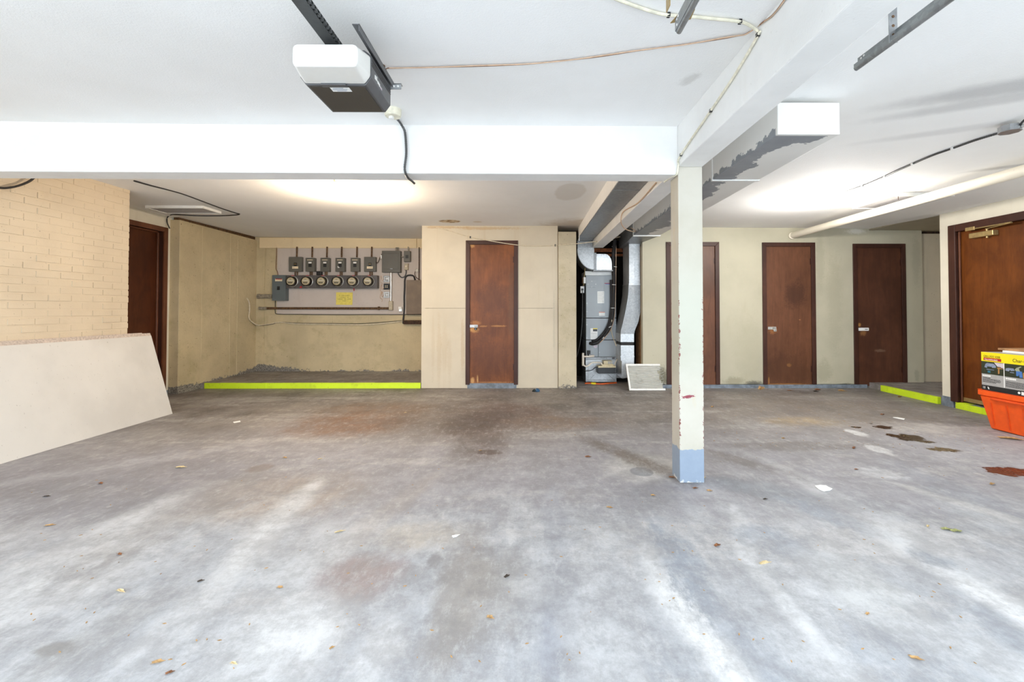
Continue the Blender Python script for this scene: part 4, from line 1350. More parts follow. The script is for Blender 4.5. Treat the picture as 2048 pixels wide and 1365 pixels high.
obj('label_head', pbox(1186, 657, 1195, 658.6, YF - .002, .001), 'yellow_plug', lb)
obj('label_block', pbox(1186, 658.8, 1194.6, 663.2, YF - .002, .001), 'black', lb)
m = MB()
for yy in (666, 668.4, 671, 674):
    pbox(1181.8, yy, 1194, yy + .35, YF - .002, .001, m)
obj('label_rule', m, 'box_blue', lb)
m = MB()
for k in range(7):
    pbox(1195.8, 585.5 + k * 2.9, 1207.4 - (k % 3), 586 + k * 2.9, YF - .002, .001, m)
obj('label_print', m, 'conduit', d)
m = MB()
pbox(1173.6, 562, 1191.6, 575.5, YF - .003, .004, m)
obj('louver_plate', m, 'furnace', d, bevel=.002)
m = MB()
for (a, b) in ((1176, 568.8), (1191.4, 568.8), (1183.5, 563), (1183.5, 574.5), (1174, 607), (1174, 623.5), (1173.6, 676), (1173.6, 650), (1231, 650), (1199, 684), (1199, 705)):
    q = P(a, b, YF)
    m.cyl(q, q + Vector((0, -.006, 0)), .006, 8)
obj('screw', m, 'steel', d)
m = MB()
pbox(1209, 566.6, 1220, 567.8, YF - .002, .0025, m)
obj('logo_stripe', m, 'red', d)
obj('logo_stripe', pbox(1211, 568, 1219.6, 569.2, YF - .002, .0025), 'photo_jeans', d)
obj('round_sticker', MB().cyl(P(1191, 693, YF), P(1191, 693, YF) + Vector((0, -.0018, 0)), .03, 18), 'photo_pale', d)
# white joint, plenum and elbow
sd = thing('supply_duct', 'bright galvanised duct elbow on top of the furnace', 'duct', (P(1200, 545, YF).x, YF + .2, fz(551)))
obj('duct_collar', MB().box((fx0 - .01, YF + .02, fz(551) + .001), (P(1224, 545, YF).x, YF + .5, fz(542.5))), 'white_plate', sd, bevel=.004)
Ye = 6.98
e0, e1 = P(1154.6, 500, Ye), P(1188.6, 540, Ye)
R_ = e1.x - e0.x
zt = P(1188, 499, Ye).z
prof = [(e1.x, zt)]
rz_ = zt - P(1188, 540, Ye).z
for k in range(15):
    a = math.pi - k / 14 * math.pi / 2
    prof.append((e1.x + R_ * math.cos(a), zt - rz_ * math.sin(math.pi - a)))
obj('elbow', MB().prism(prof, 'y', Ye, Ye + .42), 'galv', sd, bevel=.003)
pr2 = prof[1:]
m = MB()
c_ = Vector((e1.x, 0, zt))
pts = [Vector((p[0], Ye - .004, p[1])) for p in pr2]
obj('elbow_seam', MB().tube(pts, .006, 6, 1), 'galv_dark', sd)
m = MB().box((P(1155, 490, Ye).x, Ye + .005, zt - .004), (e1.x - .002, Ye + .42, P(1170, 482.5, Ye).z))
obj('drop_duct', m, 'galv', sd, bevel=.003)
x0, x1 = P(1189, 525, Ye).x, P(1224.5, 525, Ye).x
z0, z1 = P(1200, 541.3, Ye).z, P(1200, 507.5, Ye).z
rad = .11
prof = [(x0, z0), (x1, z0)]
for k in range(9):
    a = k / 8 * math.pi / 2
    prof.append((x1 - rad + rad * math.cos(a), z1 - .16 + .16 * math.sin(a)))
prof.append((x0, z1))
obj('plenum', MB().prism(prof, 'y', Ye + .02, Ye + .45), 'furnace_foil', sd, bevel=.004)
obj('duct_flange', MB().box((x0 - .01, Ye - .006, z0 - .008), (x0 + .03, Ye + .45, z1 + .01)), 'galv_dark', sd)
m = MB().box((x0 - .02, Ye - .01, z0 - .012), (x1 + .01, Ye + .46, z0 + .008))
obj('duct_rim', m, 'galv_dark', sd, bevel=.003)

# orange timbers at the back of the niche
m = MB().box((P(1189, 500, 7.2).x, 7.56, P(1200, 503.5, 7.5).z), (1.94, 7.60, P(1200, 496, 7.5).z))
struct('trim_10', m, 'orange_wood', 'orange timber crossing the top of the furnace niche', 'timber')
m = MB().box((P(1189, 510, 7.2).x, 7.62, P(1200, 511, 7.5).z), (1.94, 7.66, P(1200, 506, 7.5).z))
struct('trim_11', m, 'orange_wood', 'lower orange timber in the furnace niche', 'timber')

# refrigerant lines
Yr = YF - .06
pa = [P(1230, 478, 6.9), P(1228, 498, 7.0), P(1226.5, 512, Yr), P(1227, 536, Yr), P(1228, 564, Yr), P(1227, 588, Yr), P(1226, 622, Yr), P(1223.5, 640, Yr), P(1219, 655, Yr), P(1212, 668, Yr), P(1204, 678, Yr), P(1195, 685.5, Yr), P(1186, 688, YF - .05), P(1180.5, 687, YF + .005)]
d = thing('refrigerant_lines', 'black insulated pipes bending into the front of the furnace', 'pipe', P(1200, 688, YF))
obj('suction_line', MB().tube(pa, .027, 12), 'black_rubber', d)
pb = [P(1222, 560, Yr + .02), P(1222.6, 600, Yr + .02), P(1221, 630, Yr + .02), P(1216, 652, Yr + .02), P(1206, 668, Yr + .02), P(1195, 679, Yr + .02), P(1187, 682.5, YF - .03), P(1185, 682.5, YF + .005)]
obj('liquid_line', MB().tube(pa[:1] + [P(1232, 500, Yr), P(1231.6, 560, Yr), P(1230.4, 610, Yr), P(1227.5, 640, Yr), P(1221, 660, Yr), P(1211, 674, Yr - .02), P(1203, 683, Yr - .02), P(1195, 689, Yr)], .007, 8), 'cable_tan', d)
obj('suction_line', MB().tube(pb, .020, 10), 'black_rubber', d)
for (x_, y_, an) in ((1228, 494, .2), (1229.5, 534, .1), (1228, 570, .1), (1225.5, 616.5, 0), (1219.6, 654, -.5), (1206, 676, -.9)):
    q = P(x_, y_, Yr)
    ax = Vector((math.sin(an), 0, math.cos(an)))
    obj('cable_tie', MB().lathe([(.030, -.004), (.0325, -.004), (.0325, .004), (.030, .004)], q, ax, 16), 'white_plate', d)
m = MB().tube([P(1224, 640, Yr - .03), P(1222.5, 655, Yr), P(1225, 672, YF - .03), P(1231, 688, YF - .04), P(1236.5, 702, YF - .05), P(1236.8, 712, YF - .06), P(1233, 722, YF - .08), P(1229, 730, YF - .1), P(1227.5, 736, YF - .1)], .0065, 8)
obj('drain_tube', m, 'cable_beige', None, 'thin clear beige tube dropping to the condensate pump', 'tube')
# condensate drain and pump
Yd_ = YF - .10
d = thing('drain_pipe', 'white plastic drain pipe at the lower left of the furnace', 'pipe', P(1170, 733, Yd_))
obj('trap_pipe', MB().tube([P(1166, 728, Yd_), P(1168, 731.5, Yd_), P(1172.6, 733.4, Yd_), P(1178, 731, Yd_), P(1184, 726.2, Yd_), P(1192, 725.6, Yd_), P(1201, 726.2, Yd_ - .03), P(1204, 730, Yd_ - .05)], .012, 10), 'pvc', d)
obj('vent_pipe', MB().cyl(P(1166, 732, Yd_), P(1166, 706.5, Yd_), .018, 14), 'pvc', d)
obj('tee_pipe', MB().cyl(P(1166, 713.8, Yd_), P(1180, 713.4, Yd_), .014, 12).cyl(P(1178, 713.4, Yd_), P(1187, 712.6, YF - .02), .019, 12), 'pvc', d)
obj('float_switch', MB().cyl(P(1177.5, 708.5, Yd_), P(1177.5, 701.5, Yd_), .024, 14).cyl(P(1176.5, 712, Yd_), P(1176.5, 708, Yd_), .012, 10), 'black', d)
d = thing('condensate_pump', 'beige and black condensate pump at the foot of the furnace', 'pump', P(1213, 747.5, YF - .08))
obj('pump_tank', pbox(1195.5, 735.8, 1231.8, 747.5, YF - .17, .165), 'pump_black', d, bevel=.006)
obj('pump_lid', pbox(1196.5, 732.5, 1231.6, 736, YF - .175, .17), 'pump_beige', d, bevel=.003)
obj('pump_step', pbox(1204, 729.2, 1227, 733, YF - .15, .14), 'pump_beige', d, bevel=.004)
hd = obj('pump_motor', pbox(1207.5, 722.3, 1224.5, 729.6, YF - .13, .12), 'pump_beige', d, bevel=.005)
obj('motor_grille', pbox(1215.5, 723.2, 1224, 728.6, YF - .1325, .003), 'conduit', hd)
m = MB().tube([P(1197, 733.5, YF - .17), P(1190, 736, YF - .14), P(1183, 741, YF - .1), P(1174, 742.5, YF - .08), P(1167, 741, YF - .05), P(1160, 738, YF + .1)], .006, 7)
obj('power_cord', m, 'cable_black', None, 'black cord of the condensate pump', 'cord')
# shelf block that carries the pump
obj('pump_bracket', MB().box((P(1196, 749, YF).x, YF - .15, P(1200, 748.7, YF - .15).z), (P(1231, 749, YF).x, YF - .003, P(1200, 747.6, YF - .15).z)), 'galv_dark', None, 'thin metal ledge under the condensate pump', 'bracket')
# disconnect outlet and cord left of the furnace
d = thing('outlet_box', 'white outlet plate with a black plug left of the furnace', 'outlet', P(1164.5, 586, YF + .08))
pl = obj('cover_plate', pbox(1161, 573, 1168.6, 586.5, YF + .05, .05), 'white_plate', d, bevel=.002)
obj('plug', MB().cyl(P(1164.8, 579.4, YF + .05), P(1164.8, 579.4, YF + .015), .018, 14), 'black', d)
obj('plug_cord', MB().tube([P(1164.8, 580, YF + .02), P(1165, 592, YF + .02), P(1164.6, 640, YF + .03), P(1161, 680, YF + .05), P(1156, 706, YF + .06), P(1153, 715, YF + .08)], .006, 7), 'cable_grey', d)
d = thing('service_switch', 'brown and white service switch above the outlet left of the furnace', 'switch', P(1168, 567, YF + .03))
obj('switch_case', pbox(1164.8, 555.5, 1168.2, 567, YF + .02, .10), 'rust', d)
obj('switch_plate', pbox(1167.4, 554.8, 1172, 567, YF + .012, .03), 'white_plate', d)
obj('switch_lead', MB().tube([P(1166.4, 572, YF + .06), P(1168, 567.5, YF + .05), P(1168.5, 553, YF + .05), P(1169.4, 544, YF + .05), P(1169.8, 536, YF + .04)], .007, 8), 'brass', d)
m = MB().tube([F(1170, 767.5, .012), F(1180, 767, .012), F(1192, 768, .012), F(1205, 768.3, .012), F(1220, 767, .012), F(1233, 766, .012)], .011, 8)
d = thing('extension_cord', 'orange cord with a yellow end lying in front of the furnace', 'cord', F(1200, 768))
obj('cord', m, 'orange_cord', d)
obj('connector', MB().cyl(F(1183, 767.2, .013), F(1192, 767.9, .013), .016, 10), 'yellow_plug', d)

# return duct: overhead run, drop, offset, elbow into the base plenum
DX0, DX1 = 1.440, 1.800
d = thing('return_duct', 'white painted overhead duct with peeling paint right of the long beam', 'duct', (1.62, 4.3, 2.16))
obj('overhead_duct', MB().box((DX0, 2.56, 2.160), (DX1, 6.08, 2.345)), 'duct_peel', d, bevel=.004)
obj('duct_lip', MB().box((DX0 - .006, 3.465, 2.152), (DX1 + .006, 3.492, 2.35)), 'white_plate', d, 'white seam lip', bevel=.003)
obj('duct_lip', MB().box((DX0 - .006, 6.07, 2.146), (DX1 + .006, 6.10, 2.35)), 'white_plate', d, 'white seam lip', bevel=.003)
YD = 6.72
c0, c1 = P(1258, 520, YD).x, NX1 - .004
m = MB().hexa([(DX0, 6.09, 2.156), (DX1, 6.09, 2.156), (NX1 - .004, 6.585, 2.14), (DX0 + .01, 6.585, 2.14), (DX0, 6.09, 2.34), (DX1, 6.09, 2.34), (NX1 - .004, 6.585, 2.342), (DX0 + .01, 6.585, 2.342)])
m.hexa([(DX0 + .01, 6.585, 2.14), (NX1 - .004, 6.585, 2.14), (c1, YD + .44, 2.13), (DX0 + .02, YD + .44, 2.13), (DX0 + .01, 6.585, 2.342), (NX1 - .004, 6.585, 2.342), (c1, YD + .44, 2.345), (DX0 + .02, YD + .44, 2.345)])
obj('transition', m, 'galv_dark', d)
zt, zm = P(1270, 481, YD).z, P(1270, 569, YD).z
obj('drop_duct', MB().box((c0, YD, zm), (c1, YD + .43, zt)), 'galv', d, bevel=.003)
obj('duct_rim', MB().box((c0 - .006, YD - .007, zt - .03), (c1 + .001, YD + .437, zt + .004)), 'galv', d)
obj('duct_rim', MB().box((c0 - .005, YD - .006, zm - .012), (c1 + .001, YD + .435, zm + .012)), 'galv', d)
offs = [((1257.5, 1287.6), 569), ((1256.5, 1287.2), 590), ((1254, 1286), 606), ((1250.5, 1282), 625), ((1246, 1276.5), 645), ((1241.6, 1269.5), 662), ((1241.4, 1268.6), 668)]
m = MB()
vs, fs = [], []
for (xa, xb), yy in offs:
    a, b = P(xa, yy, YD), P(xb, yy, YD)
    bx_ = min(b.x, c1)
    vs += [(a.x, YD, a.z), (bx_, YD, b.z), (bx_, YD + .43, b.z), (a.x, YD + .43, a.z)]
n = len(offs)
for i in range(n - 1):
    for k in range(4):
        k2 = (k + 1) % 4
        fs.append((i * 4 + k, i * 4 + k2, i * 4 + 4 + k2, i * 4 + 4 + k))
fs += [(0, 1, 2, 3), tuple((n - 1) * 4 + k for k in (3, 2, 1, 0))]
obj('offset_duct', m.add(vs, fs), 'galv_dark', d)
obj('lower_duct', pbox(1241.2, 668, 1268.4, 685, YD - .004, .43), 'galv', d, bevel=.003)
obj('flexible_joint', pbox(1242.5, 685, 1267.6, 691.4, YD + .02, .39), 'black_rubber', d)
poly = [(1241.5, 691), (1268.6, 691), (1268.6, 733), (1267, 742), (1262.5, 750), (1255, 756), (1247, 757.5), (1243.4, 757.5), (1243.4, 722.5), (1241.5, 722.5)]
m = MB().prism([(P(a, b, YD).x, P(a, b, YD).z) for a, b in poly], 'y', YD, YD + .42)
obj('bottom_elbow', m, 'galv', d, bevel=.004)
obj('elbow_arm', MB().box((fx1 + .003, YF + .02, P(1240, 757, 7.1).z), (1.49, YF + .45, P(1240, 722.5, 7.1).z)), 'galv', d, bevel=.004)
obj('duct_rim', pbox(1240.8, 712.6, 1269, 715, YD - .006, .42), 'galv', d)

# supply run with the grey underside, left of the long beam
d = thing('sheet_metal_duct', 'grey sheet metal duct running along the left side of the long beam', 'duct', (.89, 5, 2.225))
obj('duct_side', MB().box((.765, 3.35, 2.232), (.775, 6.73, 2.385)), 'beam', d)
obj('duct_underside', MB().box((.765, 3.35, 2.222), (1.004, 6.73, 2.234)), 'galv_dark', d)
obj('duct_joint', MB().box((.762, 4.0, 2.218), (1.006, 4.02, 2.224)), 'galv_dark', d)
obj('duct_end', MB().box((.768, 6.72, 2.235), (1.004, 6.75, 2.38)), 'rust', d)
obj('duct_collar', MB().box((.77, 6.76, P(1170, 482.5, Ye).z), (1.0, Ye + .4, 2.38)), 'galv_dark', d)
obj('pipe_stub', MB().tube([(.755, 6.5, 2.28), (.757, 6.55, 2.2), (.758, 6.57, 2.16)], .006, 7), 'carton_white', d)

# air filter leaning on the wall
d = thing('air_filter', 'torn white pleated air filter leaning on the wall left of the post', 'air filter', (1.7, 6.42, 0))
fb, ft_ = 6.385, 6.565
zf = .352
A = (1.447, 1.960)


def fp(u, v, t_=0):      # u along, v up the panel, t_ thickness
    L = math.hypot(ft_ - fb, zf)
    ny, nz = zf / L, -(ft_ - fb) / L
    return Vector((A[0] + (A[1] - A[0]) * u - .012 * v, fb + (ft_ - fb) * v + ny * t_, zf * v + nz * t_ + .007))


def fslab(u0, v0, u1, v1, t0, t1):
    return MB().hexa([fp(u0, v0, t0), fp(u1, v0, t0), fp(u1, v0, t1), fp(u0, v0, t1), fp(u0, v1, t0), fp(u1, v1, t0), fp(u1, v1, t1), fp(u0, v1, t1)])


obj('frame_side', fslab(0, .0, .045, 1, 0, .02), 'filter_frame', d)
obj('frame_bottom', fslab(.045, 0, 1, .065, 0, .02), 'filter_frame', d)
obj('frame_top', fslab(.045, .93, .97, 1, 0, .02), 'filter_frame', d)
m = MB()
n = 15
rr = random.Random(5)
for i in range(n):
    v0, v1 = .065 + (.865) * i / n, .065 + .865 * (i + 1) / n
    ue = .97 - .05 * rr.random() - (.06 if 5 < i < 12 else 0)
    a0, b0, c0 = fp(.045, v0, .016), fp(.045, (v0 + v1) / 2, .003), fp(.045, v1, .016)
    a1, b1, c1 = fp(ue, v0, .016), fp(ue + rr.uniform(-.02, .02), (v0 + v1) / 2, .003), fp(ue, v1, .016)
    m.add([a0, b0, c0, a1, b1, c1, fp(.045, v0, .02), fp(.045, v1, .02), fp(ue, v0, .02), fp(ue, v1, .02)],
          [(0, 3, 4, 1), (1, 4, 5, 2), (6, 7, 9, 8), (0, 1, 2, 7, 6), (3, 8, 9, 5, 4), (0, 6, 8, 3), (2, 5, 9, 7)])
obj('pleats', m, 'filter_media', d)
m = MB()
for i in range(9):
    v = .18 + .08 * i
    q = fp(.93, v, .008)
    m.tube([q, q + Vector((rr.uniform(.01, .03), rr.uniform(-.015, .0), rr.uniform(-.01, .02))), q + Vector((rr.uniform(.03, .055), rr.uniform(-.02, .0), rr.uniform(-.02, .03)))], .0022, 5, 3)
obj('torn_fibres', m, 'filter_media', d)

# ------------------------------------------------------------------ garage door opener and rails
ox = -.81
DZ = EYE


def oz(dz):
    return EYE + dz


d = thing('garage_door_opener', 'dark garage door opener with a milky white lens hanging from the ceiling', 'garage door opener', (ox, 1.95, oz(.95)))
y0, y1 = 1.89, 2.155
sec = [(-.9355, .95), (-.683, .95), (-.659, .983), (-.659, 1.075), (-.69, 1.10), (-.93, 1.10), (-.960, 1.075), (-.960, .983)]
obj('housing', MB().prism([(a, oz(b)) for a, b in sec], 'y', y0, y1), 'opener_grey', d, bevel=.003)
hz = obj('bottom_plate', MB().box((-.925, y0 + .012, oz(.9475)), (-.693, y1 - .014, oz(.951))), 'opener_under', d)
m = MB()
for k in range(3):
    m.box((-.6605, y0 + .004, oz(1.034 + .011 * k)), (-.6575, y1 - .004, oz(1.039 + .011 * k)))
obj('side_groove', m, 'black', d)
m = MB()
for k, (u0, u1, v0, v1) in enumerate(((.0, .012, .012, .030), (.014, .03, .012, .022), (.022, .026, .012, .034), (.032, .05, .010, .022), (.052, .064, .008, .020))):
    m.box((-.6592, 1.93 + u0, oz(.985) + v0), (-.657, 1.93 + u1, oz(.985) + v1))
obj('logo_script', m, 'carton_white', d)
obj('logo_mark', MB().box((-.6592, 1.998, oz(.990)), (-.657, 2.022, oz(1.0))), 'photo_pale', d)
q0, q1 = F(664, 178, oz(.949)), F(700, 170, oz(.949))
lb = obj('warning_label', MB().box((-.842, y0 + .016, oz(.9465)), (-.760, y0 + .052, oz(.9482))), 'paper', hz, 'white warning label')
m = MB()
for k, (u0, u1) in enumerate(((.012, .055), (.006, .07), (.006, .066), (.02, .06))):
    m.box((-.842 + u0, y0 + .020 + .008 * k, oz(.9460)), (-.842 + u1, y0 + .0225 + .008 * k, oz(.9466)))
obj('label_print', m, 'photo_blue', hz)
# lens: front face, sloping underside, chamfered right edge
fl = [(-.904, .940), (-.655, .940), (-.655, 1.023), (-.904, 1.023)]
Yl = 1.72
front = [(-.895, .938), (-.665, .938), (-.655, .95), (-.655, 1.012), (-.668, 1.023), (-.892, 1.023), (-.904, 1.012), (-.904, .95)]
back = [(-.9355, .953), (-.685, .953), (-.662, .985), (-.662, 1.068), (-.69, 1.09), (-.93, 1.09), (-.958, 1.068), (-.958, .985)]
vs = [(a, Yl, oz(b)) for a, b in front] + [(a, y0 - .001, oz(b)) for a, b in back]
fs = [list(range(8)), list(range(15, 7, -1))] + [(i, i + 8, (i + 1) % 8 + 8, (i + 1) % 8) for i in range(8)]
obj('light_lens', MB().add(vs, fs), 'lens', d, 'milky white light lens', bevel=.010, seg=4)
obj('lens_tab', MB().box((-.868, y0 - .012, oz(.944)), (-.764, y0 + .01, oz(.956))), 'opener_grey', d)
# rail with chain running out over the camera
rl = thing('opener_rail', 'dark steel opener rail with a chain above the opener lens', 'rail', (-.825, 1.0, oz(1.1)))
obj('rail_bar', MB().box((-.852, FRONT + .1, oz(1.118)), (-.802, 1.90, oz(1.124))).box((-.83, FRONT + .1, oz(1.124)), (-.824, 1.95, oz(1.15))), 'rail', rl)
m = MB()
yy = FRONT + .15
k = 0
while yy < 1.90:
    if k % 2:
        m.box((-.796, yy, oz(1.116)), (-.789, yy + .016, oz(1.126)))
    else:
        m.box((-.800, yy - .002, oz(1.114)), (-.797, yy + .018, oz(1.128))).box((-.788, yy - .002, oz(1.114)), (-.785, yy + .018, oz(1.128)))
        m.cyl((-.800, yy + .001, oz(1.121)), (-.785, yy + .001, oz(1.121)), .006, 8)
    yy += .0125
    k += 1
obj('chain', m, 'rail', rl)
# hanging angles
d2 = thing('mounting_bracket', 'perforated steel angle holding the opener to the ceiling', 'bracket', (-.66, 2.0, oz(1.08)))
m = MB().box((-.676, 1.72, oz(1.10)), (-.648, 2.17, oz(1.103))).box((-.651, 1.72, oz(1.076)), (-.648, 2.17, oz(1.103)))
obj('long_angle', m, 'opener_grey', d2)
m = MB().box((-.70, 2.16, oz(1.066)), (-.61, 2.163, oz(1.094))).box((-.70, 2.16, oz(1.092)), (-.61, 2.186, oz(1.095)))
cr = obj('cross_angle', m, 'zinc', d2)
m = MB()
for x_ in (-.645, -.625):
    m.cyl((x_, 2.1575, oz(1.08)), (x_, 2.161, oz(1.08)), .005, 10)
obj('bolt_hole', m, 'carton_white', cr)
q = F(764, 133, 2.385)
m = MB().hexa([(-.665, 2.165, oz(1.095)), (-.648, 2.165, oz(1.095)), (-.648, 2.168, oz(1.095)), (-.665, 2.168, oz(1.095)), (q.x - .01, q.y, 2.384), (q.x + .008, q.y, 2.384), (q.x + .008, q.y + .003, 2.384), (q.x - .01, q.y + .003, 2.384)])
obj('hanger_strap', m, 'zinc', d2)
obj('lag_washer', MB().cyl((q.x + .004, q.y - .01, 2.386), (q.x + .004, q.y - .01, 2.380), .014, 12), 'rust', d2)

# ceiling outlet and armoured cable
q = F(786, 219, 2.385)
d = thing('ceiling_outlet', 'round ivory ceiling outlet box behind the opener', 'outlet', (q.x, q.y, 2.34))
obj('box_body', MB().lathe([(.05, 0), (.05, .04), (.046, .046), (0, .046)], (q.x, q.y, 2.386), (0, 0, -1), 20), 'cable_white', d)
obj('plug', MB().cyl((q.x - .01, q.y + .0, 2.342), (q.x - .01, q.y + .0, 2.325), .016, 12), 'white_plate', d)
yb = 2.975
m = MB().tube([F(787, 230, 2.37), F(795, 239, 2.372), P(803, 250, 2.95), P(810, 266, yb), P(812.5, 306, yb), P(809.5, 334, yb), P(811, 346, yb), P(816, 356, 3.03), P(824, 362.5, 3.10), P(828.5, 367, 3.14)], .0085, 10, 5, .006)
obj('armored_cable', m, 'cable_grey', None, 'grey armoured cable dropping over the left bay crossbeam', 'cable')
# bell wire and ivory cable across the front ceiling
zc = 2.378
pts = [F(776, 136.5, zc), F(850, 135, zc), F(950, 132.5, zc), F(1050, 128.5, zc), F(1130, 121, zc), F(1200, 113, zc), F(1273, 101.7, zc), F(1370, 89, zc), F(1440, 78, zc), F(1473, 72, zc), F(1492, 68, zc), XP(1512, 55, BX0 - .008), XP(1528, 43, BX0 - .006), XP(1542, 33, BX0 - .006), XP(1556, 17, BX0 - .006), XP(1572, -5, BX0 - .006), XP(1600, -40, BX0 - .006)]
w = thing('bell_wire', 'brown and white bell wire strung across the front ceiling to the opener', 'wire', F(1100, 124, zc))
obj('wire_strand', MB().tube(pts, .0032, 6), 'cable_brown', w)
obj('wire_strand', MB().tube([p + Vector((.0, -.006 + .004 * math.sin(i * 2.1), -.0025)) for i, p in enumerate(pts)], .0028, 6), 'cable_tan', w)
obj('wire_strand', MB().tube([P(772, 155, 2.15), F(768, 146, zc - .09), F(772, 138, zc - .03), F(778, 136, zc)], .003, 6), 'cable_brown', w)
XF = BX0 - .009
pts = [F(1225, -6, 2.374), F(1237, 0, 2.374), F(1300, 22, 2.374), F(1335, 30, 2.374), F(1380, 33, 2.374), F(1430, 38, 2.374), F(1480, 43.5, 2.374), F(1503, 53, 2.374), XP(1516, 64, XF), XP(1515, 72, XF), XP(1470, 149, XF), XP(1421, 222, XF), XP(1361, 311, XF), XP(1356.5, 330, XF), P(1353, 349, 3.0), P(1340, 355, 3.08), P(1329, 364, 3.16)]
w = thing('ivory_cable', 'ivory cable stapled across the ceiling and down the long beam', 'cable', F(1400, 36, 2.374))
obj('cable_jacket', MB().tube(pts, .0065, 8), 'cable_white', w)
for (x_, y_, pl) in ((1337, 30, 0), (1480, 43.5, 0), (1515.5, 70, 1), (1421.5, 221.5, 1), (1361.5, 310, 1)):
    q = F(x_, y_, 2.376) if pl == 0 else XP(x_, y_, XF)
    obj('cable_staple', MB().box(q - Vector((.006, .008, .008)), q + Vector((.006, .008, .008))), 'black', w)
# brown wire sagging along the long beam in the inner bay
m = MB().tube([XP(1312, 366, XF), XP(1276.5, 405.5, XF), XP(1247, 423.4, XF), P(1242, 441, 4.75), P(1245, 452, 5.0), P(1252, 459, 5.3), P(1264, 463, 5.8), P(1272, 463, 5.95), P(1262, 456, 6.0)], .0055, 7)
obj('cable', m, 'cable_tan', None, 'tan cable sagging from the long beam toward the return duct', 'cable')
# wire over the closet wall
yw = YW - .012
m = MB().tube([P(872, 455, yw), P(886, 458, yw), P(912, 466, yw), P(940.6, 474.7, yw), P(975, 481, yw - .01), P(1010, 487, yw - .012), P(1045, 491.5, yw), P(1075, 492.6, yw), P(1110, 491.2, yw), P(1152, 487.8, 6.5), P(1190, 483.4, 6.5), P(1215, 479, 6.55), P(1240, 474, 6.7)], .006, 7)
w = thing('cable', 'cream cable sagging over the closet door to the furnace niche', 'cable', P(1010, 487, yw))
obj('cable_jacket', m, 'cable_beige', w)
for (x_, y_) in ((940.6, 474.7), (1110.5, 491)):
    q = P(x_, y_, YW - .012)
    obj('cable_staple', MB().box(q - Vector((.009, .006, .014)), q + Vector((.009, .012, .014))), 'black', w)


# door tracks
def track(name, X, yend, zb, label, flip):
    d = thing(name, label, 'door track', (X, yend / 2, zb))
    m = MB().box((X - .0015, FRONT + .1, zb + .012), (X + .0015, yend, zb + .056))
    obj('track_web', m, 'track', d)
    s = -1 if flip else 1
    prof = []
    for k in range(10):
        a = math.pi * k / 9
        prof.append((X + s * .011 - s * .011 * math.cos(a), zb + .012 - .012 * math.sin(a)))
    for k in range(10):
        a = math.pi * (9 - k) / 9
        prof.append((X + s * .011 - s * .0085 * math.cos(a), zb + .012 - .0095 * math.sin(a)))
    obj('track_curl', MB().prism(prof, 'y', FRONT + .1, yend - .004), 'track', d)
    obj('track_curl', MB().box((X + s * .02, FRONT + .1, zb + .012), (X + s * .0225, yend - .006, zb + .026)), 'track', d)
    m = MB()
    for (yy, zz) in ((.02, .045), (.035, .048), (.02, .025)):
        m.cyl((X - .0025, yend - yy, zb + zz), (X + .0025, yend - yy, zb + zz), .0045, 8)
    obj('track_hole', m, 'carton_white', d)
    return d


zb = EYE + 1.0
q = F(1722, 143, zb)
track('door_track', q.x - .012, q.y, zb, 'galvanised garage door track with a punched hanger, right of the long beam', True)
bx, by = q.x - .022, F(1799, 83, zb + .01).y
d = thing('track_hanger', 'punched zinc strap holding the right garage door track', 'bracket', (bx, by, zb + .02))
st = obj('strap', MB().box((bx - .016, by, zb + .006), (bx + .016, by + .003, 2.37)), 'zinc', d, bevel=.001)
m = MB()
for zz in (.035, .070, .105, .14):
    m.cyl((bx, by - .001, zb + zz), (bx, by + .0005, zb + zz), .0055, 10)
obj('strap_hole', m, 'rust', st)
obj('strap_foot', MB().box((bx - .012, by - .03, zb + .008), (bx + .010, by + .002, zb + .011)), 'zinc', d)
q = F(1351, 70, zb)
track('door_track', q.x - .0, q.y, zb, 'galvanised garage door track left of the long beam', False)
tx, ty = q.x, q.y
d = thing('track_hanger', 'bronze coloured angled bracket above the middle garage door track', 'bracket', (tx, ty - .1, zb + .06))
hp = [F(1340.5, 46, zb + .06), F(1382, 36.5, zb + .06)]
yb_ = hp[0].y
m = MB().prism([(hp[0].x, hp[0].y), (hp[1].x, hp[1].y + .004), (hp[1].x - .004, hp[1].y - .05), (hp[0].x + .03, hp[0].y - .12)], 'z', zb + .058, zb + .061)
obj('foot_plate', m, 'brass', d)
m = MB().box((tx - .045, yb_ - .10, zb + .058), (tx - .042, yb_ - .06, 2.37))
obj('strap', m, 'brass', d)
m = MB().cyl((tx + .03, yb_ - .01, zb + .062), (tx + .03, yb_ - .01, zb + .057), .006, 10)
obj('bolt_hole', m, 'carton_white', d)

# ------------------------------------------------------------------ lamps
def lamp(px_, py_, zc, mat, label, watt, col, zoff=.115):
    q = F(px_, py_, zc)
    d = thing('ceiling_lamp', label, 'ceiling lamp', (q.x, q.y, zc - .12), 'bare ceiling bulbs')
    obj('lamp_holder', MB().lathe([(.058, 0), (.058, .012), (.05, .024), (.03, .034), (.024, .05), (0, .05)], (q.x, q.y, zc + .002), (0, 0, -1), 24), 'porcelain', d)
    prof = [(.013, 0), (.014, .012), (.024, .03), (.030, .048), (.030, .06), (.024, .076), (.012, .086), (0, .088)]
    b = obj('bulb', MB().lathe(prof, (q.x, q.y, zc - .044), (0, 0, -1), 20), mat, d)
    b.visible_shadow = True
    L = bpy.data.lights.new('bulb_light', 'POINT')
    L.energy = watt
    L.color = col
    L.shadow_soft_size = .03
    lo = bpy.data.objects.new('bulb_light', L)
    COL.objects.link(lo)
    lo.location = (q.x, q.y, zc - .20)
    return q


